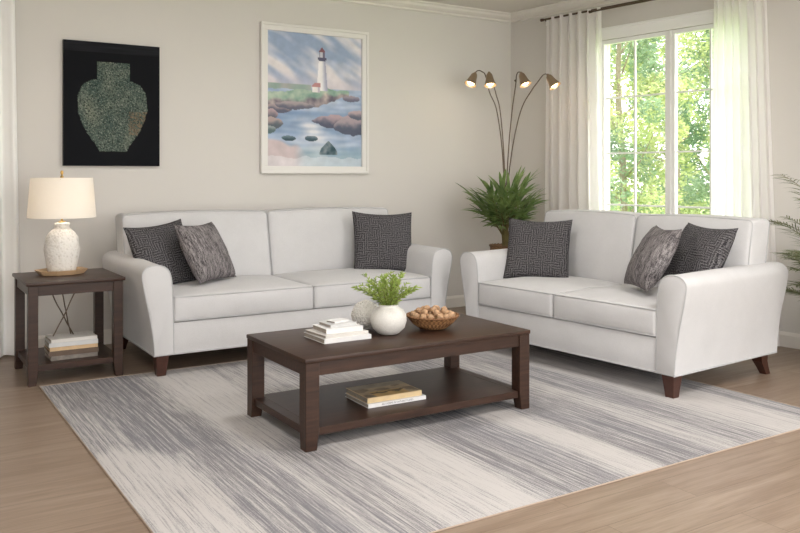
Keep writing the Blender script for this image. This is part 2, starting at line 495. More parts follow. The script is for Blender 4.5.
# ---------------------------------------------------------------- curtains and rods
def curtain_mesh(bm, path_a, path_b, z_top, z_bot, folds, amp_top, amp_bot, nz=26, per=10, seed=0, nrm=None, bw=0):
    """sheet whose top runs path_a (2 pts) and bottom path_b; folds along it"""
    rnd = random.Random(seed); n = folds*per
    ph = [rnd.uniform(-.5, .5) for _ in range(folds+2)]; am = [rnd.uniform(.6, 1.25) for _ in range(folds+2)]
    grid = []
    for j in range(nz+1):
        t = j/nz; z = z_top+(z_bot-z_top)*t; row = []
        a0, a1 = Vector(path_a[0]).lerp(Vector(path_b[0]), t), Vector(path_a[1]).lerp(Vector(path_b[1]), t)
        d = (a1-a0).normalized(); nn = Vector((-d.y, d.x, 0)) if nrm is None else Vector(nrm)
        for i in range(n+1):
            u = i/n; x = u*folds; k = int(min(x, folds-1)); fr = x-k
            amp = (amp_top+(amp_bot-amp_top)*t)*(am[k]*(1-fr)+am[k+1]*fr)
            w = x + .25*t*(ph[k]*(1-fr)+ph[k+1]*fr)
            p = a0.lerp(a1, u)+nn*amp*(sin(2*pi*w)+.25*sin(4*pi*w+ph[k]*3*t))
            p += d*(.006*sin(9*u*pi+3*t))*t
            row.append(bm.verts.new((p.x, p.y, z)))
        grid.append(row)
    for j in range(nz):
        for i in range(n): bm.faces.new([grid[j][i], grid[j][i+1], grid[j+1][i+1], grid[j+1][i]])

def curtain_thing(name, label, pa, pb, zt, zb, folds, mat, seed, at_, ab, ring_r=None, group='sheer curtain panels'):
    t = thing(name, label, 'curtain', (0, 0, 0), 0, None)
    bm = bmesh.new(); curtain_mesh(bm, pa, pb, zt, zb, folds, at_, ab, seed=seed)
    obj('panel', bm, mat, t, True, angle=80)
    bm = bmesh.new(); curtain_mesh(bm, pa, pa, zt+.0, zt-.075, folds, at_*1.03, at_*1.03, nz=2, seed=seed)
    obj('heading_tape', bm, mat, t, True, angle=80)
    return t
RY1, RZ1 = -.105, 2.70
RY2, RZ2 = -.165, 2.675
curtain_thing('sheer_curtain', 'sheer white curtain at the left side of the window by the room corner',
    (wp(.56, RY1, 0), wp(1.19, RY1, 0)), (wp(.54, RY1, 0), wp(1.24, RY1, 0)), RZ1+.012, .02, 6, M['sheer'], 3, .026, .042)
curtain_thing('sheer_curtain', 'wide sheer white curtain at the right side of the window above the loveseat',
    (wp(2.26, RY1, 0), wp(2.67, RY1, 0)), (wp(2.23, RY1, 0), wp(2.78, RY1, 0)), RZ1+.012, .02, 7, M['sheer'], 8, .022, .044)
# left drape on the back wall
curtain_thing('curtain', 'white floor-length drape at the far left edge beside the end table',
    ((-.25, 6.21, 0), (.80, 6.21, 0)), ((-.25, 6.20, 0), (.85, 6.20, 0)), 2.64, .015, 9, M['curtain'], 11, .028, .040)
def rod(name, label, p0, p1, r, z):
    t = thing(name, label, 'curtain rod')
    bm = bmesh.new(); p0 = Vector(p0); p1 = Vector(p1); p0.z = p1.z = z
    tube(bm, [p0, p1], r, 12); obj('pole', bm, M['dark_metal'], t, True)
    d = (p1-p0).normalized()
    for p, s in ((p0, -1), (p1, 1)):
        bm = bmesh.new()
        tube(bm, [p+d*s*x for x in (0, .008, .012, .022, .034, .040)], lambda u: [r*1.1, r*1.5, r*1.0, r*1.6, r*1.5, r*.5][int(round(u*5))], 12)
        obj('finial', bm, M['dark_metal'], t, True)
    return t, d
def bracket(t, p, depth_to, z, nrm):
    bm = bmesh.new(); p = Vector(p); q = Vector(depth_to)
    tube(bm, [(p.x, p.y, z-.012), (q.x, q.y, z-.02)], .006, 8)
    tube(bm, [(q.x, q.y, z-.05), (q.x, q.y, z+.015)], .009, 8)
    obj('bracket', bm, M['dark_metal'], t, True)
t, d = rod('curtain_rod', 'dark bronze curtain rod carrying the sheer panels over the window', wp(.525, RY1, 0), wp(2.85, RY1, 0), .0095, RZ1)
for s in (.545, 2.82): bracket(t, wp(s, RY1, 0), wp(s, -.012, 0), RZ1, None)
t, d = rod('curtain_rod', 'second dark bronze rod in front of the window, its end just left of the glass', wp(1.14, RY2, 0), wp(2.85, RY2, 0), .008, RZ2)
for s in (2.38, 2.80): bracket(t, wp(s, RY2, 0), wp(s, -.012, 0), RZ2-.01, None)
t, d = rod('curtain_rod', 'bronze curtain rod above the white drape on the far left, out of frame', (-1.5, 6.21, 0), (.84, 6.21, 0), .0095, 2.628)
bracket(t, (.81, 6.21, 0), (.81, 6.308, 0), 2.628, None)

# ---------------------------------------------------------------- sofa and loveseat
def arm_profile():
    P = [(-.115, .135), (-.112, .40), (-.106, .54), (-.099, .61), (-.084, .656), (-.055, .683), (-.015, .694), (.025, .691),
         (.058, .676), (.076, .650), (.078, .620), (.068, .555), (.053, .48), (.036, .40), (.020, .31), (.008, .22), (.002, .135)]
    return smooth_path([(a, 0, b) for a, b in P], 3)

def make_couch(name, label, W, D, loc, rotz, split=.5):
    t = thing(name, label, 'sofa', loc, rotz)
    prof = arm_profile(); n = len(prof)
    cx = sum(p.x for p in prof)/n; cz = .42
    for side in (-1, 1):
        bm = bmesh.new()
        st = [(0.012, -.014), (.004, -.006), (0, .0), (.0, .0)]
        rings = []
        ys = [(.0, .012), (.003, .004), (.010, .0)] + [(.010+(D-.02)*i/12, 0.) for i in range(1, 13)] + [(D, .01)]
        for y, inset in ys:
            ring = []
            rise = .012*sin(pi*min(1, y/D)*.5)
            for p in prof:
                dx, dz = p.x-cx, p.z-cz
                L = sqrt(dx*dx+dz*dz)
                q = Vector((p.x-dx/L*inset, y, p.z-dz/L*inset))
                if p.z > .3: q.z += rise*(p.z-.3)/.4
                x = q.x if side > 0 else -q.x
                base = W if side > 0 else 0
                ring.append(bm.verts.new((base+x, q.y, q.z)))
            rings.append(ring)
        for a, b in zip(rings, rings[1:]):
            for i in range(n): bm.faces.new([a[i], a[(i+1) % n], b[(i+1) % n], b[i]])
        bm.faces.new(rings[0]); bm.faces.new(rings[-1][::-1])
        arm = obj('arm', bm, M['sofa'], t, True, angle=50)
        bm = bmesh.new()
        tube(bm, [((W if side > 0 else 0)+(p.x if side > 0 else -p.x), .004, p.z) for p in prof], .0042, 6)
        tube(bm, [((W if side > 0 else 0)+side*.004, .0+(D-.01)*i/8, .137) for i in range(9)], .0045, 6)
        obj('piping', bm, M['piping'], arm, True)
    # base rail
    bm = bmesh.new(); box(bm, .10, W-.10, .006, D-.03, .136, .333, None, .006)
    ra = obj('base_rail', bm, M['sofa'], t, True)
    bm = bmesh.new(); tube(bm, [(.0, .006, .138), (W, .006, .138)], .0045, 6); obj('piping', bm, M['piping'], ra, True)
    bm = bmesh.new(); rbox(bm, (W/2, D-.12, .52), (W-.19, .18, .75), .03, (6, 2, 4)); obj('back_frame', bm, M['sofa'], t, True)
    # seat cushions
    for k in (0, 1):
        w = (W-.222)*(split if k == 0 else 1-split)
        cxx = .112+w/2 if k == 0 else W-.110-w/2
        def disp(p, h):
            u, v = p.x/h[0], p.y/h[1]
            puff = (1-abs(u)**3.0)*(1-abs(v)**3)
            d = Vector((0, 0, 0))
            if p.z > 0: d.z = .030*puff + .004*noise.noise(Vector((p.x*5+k*9+W, p.y*5, 0)))
            if p.y < 0: d.y = -.012*(1-u*u)*(1-(p.z/h[2])**2)*(-v)
            d.x = .004*noise.noise(Vector((p.y*6, p.z*9, k+W)))
            return d
        bm = bmesh.new(); sx, sy, sz = w-.004, .78, .160
        rbox(bm, (0, 0, 0), (sx, sy, sz), .024, (20, 16, 3), disp)
        c = obj('seat_cushion', bm, M['sofa'], t, True, (cxx, .39-.004, .335+sz/2), 60)
        bm = bmesh.new()
        for zz in (sz/2-.006, -sz/2+.008):
            hx, hy, r = sx/2+.001, sy/2-.002, .022
            pts = []
            for (qx, qy, a0) in ((hx-r, -hy+r, -90), (hx-r, hy-r, 0), (-hx+r, hy-r, 90), (-hx+r, -hy+r, 180)):
                for i in range(5):
                    a = radians(a0+90*i/4); pts.append((qx+r*cos(a), qy+r*sin(a), zz))
            # densify and follow the bulge of the front
            dense = []
            for i in range(len(pts)):
                a, b = Vector(pts[i]), Vector(pts[(i+1) % len(pts)]); m = 12 if (b-a).length > .2 else 1
                for q in range(m): dense.append(a.lerp(b, q/m))
            for p in dense:
                if p.y < 0:
                    u = p.x/(sx/2); p.y += -.012*(1-u*u)*(1-(zz/(sz/2))**2)
                if zz > 0:
                    u, v = p.x/(sx/2), p.y/(sy/2); p.z += .03*max(0, (1-abs(u)**3)*(1-abs(v)**3))
            tube(bm, dense, .0038, 6, closed=True)
        obj('piping', bm, M['piping'], c, True)
    # back cushions: wide above the arms
    wb = W/2+.004
    for k in (0, 1):
        x0 = -.004 if k == 0 else W/2+.001
        x1 = W/2-.001 if k == 0 else W+.004
        sx, sy, sz = x1-x0, .21, .50
        def disp2(p, h):
            u, v = p.x/h[0], p.z/h[2]
            d = Vector((0, 0, 0))
            if p.y < 0: d.y = -.038*(1-abs(u)**2.6)*(1-abs(v)**2.4) - .006*noise.noise(Vector((p.x*4+k*7+W, p.z*5, 1)))
            if p.z > 0: d.z = .012*(1-u*u)*v
            # lean back
            d.y += (p.z+h[2])*.20
            d.z += .003*noise.noise(Vector((p.x*7+W, k, 3)))
            return d
        bm = bmesh.new(); rbox(bm, (0, 0, 0), (sx, sy, sz), .032, (22, 4, 12), disp2)
        c = obj('back_cushion', bm, M['sofa'], t, True, ((x0+x1)/2, .70+sy/2, .475+sz/2), 60)
        bm = bmesh.new()
        hx, hz, r = sx/2-.006, sz/2-.006, .03
        for yy in (-sy/2+.010, sy/2-.008):
            pts = []
            for (qx, qz, a0) in ((hx-r, -hz+r, -90), (hx-r, hz-r, 0), (-hx+r, hz-r, 90), (-hx+r, -hz+r, 180)):
                for i in range(5):
                    a = radians(a0+90*i/4); pts.append(Vector((qx+r*cos(a), 0, qz+r*sin(a))))
            dense = []
            for i in range(len(pts)):
                a, b = pts[i], pts[(i+1) % len(pts)]; m = 12 if (b-a).length > .2 else 1
                for q in range(m): dense.append(a.lerp(b, q/m))
            for p in dense:
                u, v = p.x/(sx/2), p.z/(sz/2)
                p.y = yy+(p.z+sz/2)*.20
                if v > 0: p.z += .012*(1-u*u)*v
            tube(bm, dense, .0040, 6, closed=True)
        obj('piping', bm, M['piping'], c, True)
    # feet
    for fx_, sgn in ((.047, -1), (W-.047, 1)):
        bm = bmesh.new(); y = .055; a, b = .040, .026
        taper_box(bm, [(fx_-b, y-b, 0), (fx_+b, y-b, 0), (fx_+b, y+b, 0), (fx_-b, y+b, 0)],
                  [(fx_-a, y-a-.005, .137), (fx_+a, y-a-.005, .137), (fx_+a, y+a, .137), (fx_-a, y+a, .137)])
        obj('leg', bm, M['foot'], t)
        bm = bmesh.new(); y = D-.13
        # rear leg curves backward
        prev = None
        for z0, z1, o0, o1, h0, h1 in ((0, .045, .075, .045, .022, .026), (.045, .09, .045, .015, .026, .032), (.09, .137, .015, 0, .032, .040)):
            lo = [bm.verts.new((fx_+sx_*h0, y+o0+sy_*h0, z0)) for sx_, sy_ in ((-1, -1), (1, -1), (1, 1), (-1, 1))] if prev is None else prev
            hi = [bm.verts.new((fx_+sx_*h1, y+o1+sy_*h1, z1)) for sx_, sy_ in ((-1, -1), (1, -1), (1, 1), (-1, 1))]
            if prev is None: bm.faces.new(lo[::-1])
            for i in range(4): bm.faces.new([lo[i], lo[(i+1) % 4], hi[(i+1) % 4], hi[i]])
            prev = hi
        bm.faces.new(prev)
        obj('leg', bm, M['foot'], t)
    return t

ROTL = radians(-85.7)
make_couch('sofa', 'long pale grey sofa against the back wall under the lighthouse picture', 2.165, 1.07, (1.443, 5.07, 0), 0)
make_couch('loveseat', 'shorter pale grey loveseat in front of the window, set at right angles', 1.715, 1.078, (3.584, 4.745, 0), ROTL, .475)

# ---------------------------------------------------------------- throw pillows
def pillow_mesh(bm, S=.45, T=.075, seed=0, n=22):
    lay = bm.loops.layers.uv.verify()
    G = {}
    def P(i, j, s):
        u, v = -1+2*i/n, -1+2*j/n
        edge = i in (0, n) or j in (0, n)
        key = (i, j, 0 if edge else s)
        if key in G: return G[key]
        k = S/2
        x = u*k*(1-.055*(1-v*v)*abs(u)); z = v*k*(1-.055*(1-u*u)*abs(v))
        th = T*((1-u*u)*(1-v*v))**.42
        th += .005*noise.noise(Vector((u*3+seed, v*3, s)))*(1-u*u)*(1-v*v)*3
        # top edge sags a little
        z -= .012*(1-u*u)*max(0, v)
        vtx = bm.verts.new((x, s*th*.9 if not edge else 0, z)); G[key] = vtx; return vtx
    for s in (-1, 1):
        for i in range(n):
            for j in range(n):
                ks = [(i, j), (i+1, j), (i+1, j+1), (i, j+1)]
                f = bm.faces.new([P(a, b, s) for a, b in ks])
                for lp, (a, b) in zip(f.loops, ks): lp[lay].uv = (a/n, b/n)
def pillow(name, label, loc, rot, mat, seed, S=.45, group=None):
    bm = bmesh.new(); pillow_mesh(bm, S, .092, seed)
    o = obj(name, bm, mat, None, True, loc, 80); o.rotation_euler = rot
    return tag(o, label, 'pillow', None)
pillow('throw_pillow', 'charcoal patterned throw pillow in the left corner of the long sofa, behind the grey one', (1.650, 5.60, .702), (-.40, -.079, .38), M['pillow_dark'], 1, .48)
pillow('throw_pillow', 'lighter grey streaked throw pillow leaning on the charcoal one on the long sofa', (1.900, 5.47, .728), (-.50, .012, .633), M['pillow_mid'], 2, .44)
pillow('throw_pillow', 'charcoal patterned throw pillow standing alone at the right end of the long sofa', (3.372, 5.56, .722), (-.27, .03, -.30), M['pillow_dark'], 3, .49)
pillow('throw_pillow', 'charcoal patterned throw pillow at the far left end of the loveseat by the palm', (4.060, 4.525, .714), (-.42, .013, -.88), M['pillow_dark'], 4, .47)
pillow('throw_pillow', 'grey streaked throw pillow turned sideways in front of the charcoal one on the loveseat', (4.045, 3.470, .742), (-.51, -.009, -2.088), M['pillow_mid'], 5, .43)
pillow('throw_pillow', 'charcoal patterned throw pillow at the near right arm of the loveseat', (4.245, 3.290, .745), (-.506, .019, -1.796), M['pillow_dark'], 6, .45)

# ---------------------------------------------------------------- coffee table
def square_leg(bm, cx_, cy_, w, z1, tx, ty, tz=.09, tw=.012):
    """leg with inner faces tapered near the floor; (tx,ty) = direction of outer corner"""
    h = w/2
    def q(z, k):
        r = []
        for sx_, sy_ in ((-1, -1), (1, -1), (1, 1), (-1, 1)):
            x = cx_+sx_*h; y = cy_+sy_*h
            if sx_ != tx: x += -sx_*k
            if sy_ != ty: y += -sy_*k
            r.append(bm.verts.new((x, y, z)))
        return r
    R = [q(0, tw), q(tz, 0), q(z1, 0)]
    fs = [bm.faces.new(R[0][::-1]), bm.faces.new(R[2])]
    for a, b in zip(R, R[1:]):
        for i in range(4): fs.append(bm.faces.new([a[i], a[(i+1) % 4], b[(i+1) % 4], b[i]]))
    es = [e_ for f in fs for e_ in f.edges]; es = list(set(es))
    bmesh.ops.bevel(bm, geom=es, offset=.002, segments=1, affect='EDGES')

def make_table(name, label, cat, loc, L, Wd, H, top_t, leg, inset, apron, shelf_z, shelf_t, rotz=0):
    t = thing(name, label, cat, loc, rotz)
    bm = bmesh.new(); box(bm, 0, L, 0, Wd, H-top_t, H, None, .004); obj('tabletop', bm, M['espresso'], t, True)
    for sx_ in (-1, 1):
        for sy_ in (-1, 1):
            x = inset+leg/2 if sx_ < 0 else L-inset-leg/2; y = inset+leg/2 if sy_ < 0 else Wd-inset-leg/2
            bm = bmesh.new(); square_leg(bm, x, y, leg, H-top_t-.0005, sx_, sy_); obj('leg', bm, M['espresso'], t)
    a = inset+.008; z0, z1 = H-top_t-apron, H-top_t-.001
    lo, hi = inset+leg, None
    for r in ((lo, L-lo, a, a+.02), (lo, L-lo, Wd-a-.02, Wd-a)):
        bm = bmesh.new(); box(bm, r[0], r[1], r[2], r[3], z0, z1, None, .001); obj('apron', bm, M['espresso'], t)
    for r in ((a, a+.02, lo, Wd-lo), (L-a-.02, L-a, lo, Wd-lo)):
        bm = bmesh.new(); box(bm, r[0], r[1], r[2], r[3], z0, z1, None, .001); obj('apron', bm, M['espresso'], t)
    bm = bmesh.new(); s = inset+.014
    # shelf notched around the legs
    box(bm, lo, L-lo, s, Wd-s, shelf_z-shelf_t, shelf_z, None, .002)
    box(bm, s, lo, lo, Wd-lo, shelf_z-shelf_t, shelf_z, None, .002); box(bm, L-lo, L-s, lo, Wd-lo, shelf_z-shelf_t, shelf_z, None, .002)
    obj('shelf', bm, M['espresso'], t)
    return t
TX, TY, TH = 1.618, 3.338, .425
make_table('coffee_table', 'low dark brown wooden coffee table with a lower shelf on the rug', 'coffee table', (TX, TY, .007), 1.325, .70, TH-.007, .021, .068, .004, .062, .098, .036)
make_table('end_table', 'tall dark brown wooden end table with lower shelf left of the long sofa', 'end table', (.742, 5.262, 0), .57, .60, .614, .021, .056, .012, .062, .118, .036)

# ---------------------------------------------------------------- books
def book(name, label, loc, rotz, w, d, h, cover, pages=None, group=None, title=None, cat='book', tcol=None, front=None):
    """spine on the -y long side"""
    t = thing(name, label, cat, loc, rotz, group)
    c = .0022
    bm = bmesh.new()
    box(bm, -w/2, w/2, -d/2, d/2, 0, c, None, .0006); box(bm, -w/2, w/2, -d/2, d/2, h-c, h, None, .0006)
    box(bm, -w/2, w/2, -d/2, -d/2+c, c*.9, h-c*.9, None, .0004)
    obj('cover', bm, cover, t)
    bm = bmesh.new(); box(bm, -w/2+.004, w/2-.004, -d/2+c, d/2-.004, c, h-c); obj('pages', bm, pages or M['paper'], t)
    if title:
        cu = bpy.data.curves.new('title', 'FONT'); cu.body = title; cu.size = h*.62; cu.align_x = 'CENTER'; cu.align_y = 'CENTER'; cu.extrude = .0001
        o = bpy.data.objects.new('title_tmp', cu); COL.objects.link(o)
        dg = bpy.context.evaluated_depsgraph_get(); me = bpy.data.meshes.new_from_object(o.evaluated_get(dg))
        bpy.data.objects.remove(o)
        o = bpy.data.objects.new('title', me); COL.objects.link(o); o.parent = t
        o.rotation_euler = (pi/2, 0, 0); o.location = (0, -d/2-.0003, h/2); me.materials.append(tcol)
    if front: front(t, w, d, h)
    return t
cov = lambda n, c, v=.03: m_plain(n, srgb(*c), .5, var=v, scale=30)
C_w1 = cov('white_cover', (220, 219, 218)); C_w2 = cov('ivory_cover', (204, 200, 194)); C_w3 = cov('pale_grey_cover', (196, 196, 195))
C_tan = cov('tan_cover', (196, 166, 128), .1); C_br = cov('brown_cover', (92, 74, 60), .1); C_gr = cov('grey_cover', (120, 112, 104), .25)
C_dk = cov('dark_title_ink', (60, 60, 64)); C_buff = cov('buff_cover', (214, 190, 148), .06); C_lt = cov('light_title_ink', (168, 160, 150))
G1 = 'white books stacked on the coffee table'
def at(px, py, z):
    k = F*(HC-z)/(py-175); v = ray(px, py, k); return v.x, v.y
z = TH+.0004
specs = [(.265, .23, .023, C_w1, 0, .10, 'bottom'), (.250, .205, .015, C_w2, -.004, .16, 'second lowest'), (.205, .165, .025, C_w1, .0, .08, 'middle'),
         (.150, .125, .016, C_w3, .0, .14, 'fourth from the bottom'), (.10, .07, .010, C_w1, .0, .35, 'small topmost')]
BX, BY = 1.975, 3.705
names = ['wide white book at the bottom of the stack on the coffee table', 'ivory book second from the bottom of the coffee table stack',
 'white book in the middle of the coffee table stack', 'pale grey book second from the top of the coffee table stack', 'small white notebook on top of the coffee table stack']
for (w, d, h, c, dx, r, _), lb in zip(specs, names):
    book('book', lb, (BX+dx, BY, z), -.10+r, w, d, h, c, group=G1); z += h+.0004
# books on the lower shelf of the coffee table
def cover_art(t, w, d, h):
    bm = bmesh.new(); n = 26
    cl = bm.loops.layers.float_color.new('paint')
    def pc(u, v):
        b = noise.noise(Vector((u*3, v*2.2, 5))); s = noise.noise(Vector((u*7, v*5, 9)))
        base = Vector((182, 162, 132))
        if b > .08: base = Vector((140, 124, 104))
        if v < .42 and .18 < u < .8: base = Vector((204, 172, 116)).lerp(Vector((84, 72, 58)), .75 if abs(v-.30-.1*s) < .05 else 0)
        if v > .72: base = Vector((160, 148, 128))
        return base*(1+.12*s)
    vs_ = [[bm.verts.new((-w/2+.004+(w-.008)*i/n, -d/2+.004+(d-.008)*j/n, h+.0003)) for j in range(n+1)] for i in range(n+1)]
    for i in range(n):
        for j in range(n):
            f = bm.faces.new([vs_[i][j], vs_[i+1][j], vs_[i+1][j+1], vs_[i][j+1]])
            for lp, (a, b) in zip(f.loops, ((i, j), (i+1, j), (i+1, j+1), (i, j+1))):
                c = pc(a/n, b/n); lp[cl] = srgb(*c)
    obj('cover_picture', bm, M['painting'], t)
SX, SY = 2.205, 3.615
zz = .007+.098+.0006
book('book', 'white book with a lettered spine under the buff one on the lower shelf', (SX, SY, zz), -.03, .335, .25, .020, C_w1, group=None, title='ART FORMS IN NATURE STUDIES', tcol=C_dk)
book('book', 'thick buff book with a pictured cover lying on the lower shelf', (SX-.008, SY+.004, zz+.0205), -.03, .315, .235, .026, C_buff, front=cover_art)
# books on the end table shelf
z = .118+.0006; EX, EY = 1.030, 5.475
for w, d, h, c, r, lb in ((.275, .21, .027, C_gr, .02, 'patterned grey-brown book at the bottom under the end table'),
        (.290, .22, .029, C_br, -.03, 'dark brown book second from the bottom under the end table'),
        (.280, .21, .023, C_tan, .0, 'tan book in the middle of the stack under the end table'),
        (.285, .21, .026, C_w3, -.02, 'pale grey book second from the top under the end table'),
        (.270, .20, .020, C_w2, .03, 'ivory book on top of the stack under the end table')):
    book('book', lb, (EX, EY, z), r, w, d, h, c, group='books on the end table shelf'); z += h+.0005
# twig ornament standing on them
t = thing('twig_ornament', 'thin bronze twig ornament standing on the books under the end table', 'ornament', (EX-.02, EY, z))
bm = bmesh.new()
for a, b in (((-.11, .02, .30), (.035, .0, .0)), ((.075, -.01, .335), (-.085, .0, .0)), ((-.045, -.01, .31), (.025, .03, .0))):
    A_, B_ = Vector(a), Vector(b); pts = []
    for i in range(9):
        q = A_.lerp(B_, i/8); q += Vector((noise.noise(q*9), noise.noise(q*9+Vector((5, 0, 0))), 0))*.012*(1-(i/8)**4); pts.append(q)
    pts[-1].z = .0035
    tube(bm, pts, .0040, 6)
obj('twigs', bm, M['dark_metal'], t, True)
for p in ((-.11, .02, .30), (.075, -.01, .335)):
    bm = bmesh.new(); bmesh.ops.create_icosphere(bm, subdivisions=2, radius=.007, matrix=Matrix.Translation(p)); obj('bud', bm, M['dark_metal'], t, True)

# ---------------------------------------------------------------- table lamp on tray
LX, LY = 1.010, 5.660
t = thing('tray', 'octagonal honey-coloured wooden tray under the lamp on the end table', 'tray', (LX-.005, LY-.01, .6145), .12)
bm = bmesh.new()
def octo(r, z, cut=.42):
    a, b = r, r*cut
    return [(a, -b, z), (a, b, z), (b, a*.8, z), (-b, a*.8, z), (-a, b, z), (-a, -b, z), (-b, -a*.8, z), (b, -a*.8, z)]
rings = [octo(.125, 0), octo(.150, .030), octo(.143, .030), octo(.120, .010)]
R = [[bm.verts.new(p) for p in r_] for r_ in rings]
bm.faces.new(R[0][::-1]); bm.faces.new(R[-1])
for a, b in zip(R, R[1:]):
    for i in range(8): bm.faces.new([a[i], a[(i+1) % 8], b[(i+1) % 8], b[i]])
obj('tray_body', bm, M['tray_wood'], t)
ZB = .6145+.0105
t = thing('table_lamp', 'white textured ceramic table lamp with a white drum shade, switched on', 'table lamp', (LX, LY, ZB))
def db(a, r, z):
    v = Vector((cos(a)*3.2, sin(a)*3.2, z*30)); return .005*noise.noise(v*1.3)+.003*noise.noise(v*3)+.003*sin(z*95)
bm = bmesh.new()
lathe(bm, [(0, 0), (.085, 0), (.098, .012), (.108, .05), (.117, .10), (.121, .15), (.119, .19), (.110, .225), (.092, .255), (.066, .275), (.053, .283), (.051, .300), (.056, .310), (.052, .318), (.03, .319), (0, .319)], 56, dispf=lambda a, r, z: db(a, r, z) if .02 < z < .27 else 0)
for v in bm.verts: v.co.x *= .87; v.co.y *= .87
obj('lamp_base', bm, M['rough_ceramic'], t, True, angle=70)
bm = bmesh.new(); tube(bm, [(0, 0, .319), (0, 0, .40)], .007, 10); lathe(bm, [(.0, .319), (.022, .319), (.022, .325), (.01, .330), (0, .330)], 20)
obj('lamp_neck', bm, M['gold'], t, True)
bm = bmesh.new(); ST, SB = .607, .352
lathe(bm, [(.208, SB), (.188, ST), (.186, ST), (.206, SB)], 56); 
# close the ring into a shell
sh = obj('lamp_shade', bm, M['shade'], t, True, angle=60)
bm = bmesh.new()
for k in range(3):
    a = k*2*pi/3+.3; tube(bm, [(0, 0, ST-.012), (.194*cos(a), .194*sin(a), ST-.008)], .0018, 6)
obj('spider', bm, M['gold'], sh, True)
bm = bmesh.new(); tube(bm, [(0, 0, .40), (0, 0, ST+.01)], .0035, 8); lathe(bm, [(0, ST), (.012, ST), (.010, ST+.01), (.004, ST+.016), (.009, ST+.028), (.010, ST+.038), (.006, ST+.046), (0, ST+.048)], 16)
obj('finial', bm, M['gold'], t, True)
bm = bmesh.new(); lathe(bm, [(0, .395), (.014, .395), (.015, .42), (.03, .45), (.033, .475), (.026, .50), (0, .515)], 20); obj('bulb', bm, M['bulb'], t, True)

# ---------------------------------------------------------------- pictures
def colour_grid(name, W_, H_, nx, ny, fn, mat, parent, loc):
    bm = bmesh.new(); cl = bm.loops.layers.float_color.new('paint')
    vs_ = [[bm.verts.new((W_*i/nx, 0, -H_*j/ny)) for j in range(ny+1)] for i in range(nx+1)]
    cols = [[srgb(*[max(0, min(255, q)) for q in fn(i/nx, j/ny)]) for j in range(ny+1)] for i in range(nx+1)]
    for i in range(nx):
        for j in range(ny):
            f = bm.faces.new([vs_[i][j], vs_[i][j+1], vs_[i+1][j+1], vs_[i+1][j]])
            for lp, (a, b) in zip(f.loops, ((i, j), (i, j+1), (i+1, j+1), (i+1, j))): lp[cl] = cols[a][b]
    return obj(name, bm, mat, parent, False, loc)
def N2(u, v, s, z=0, o=3):
    r = 0; a = 1
    for i in range(o): r += a*noise.noise(Vector((u*s, v*s, z+i*7))); a *= .5; s *= 2
    return r
V3 = Vector
def sstep(a, b, x):
    t = max(0, min(1, (x-a)/(b-a))); return t*t*(3-2*t)
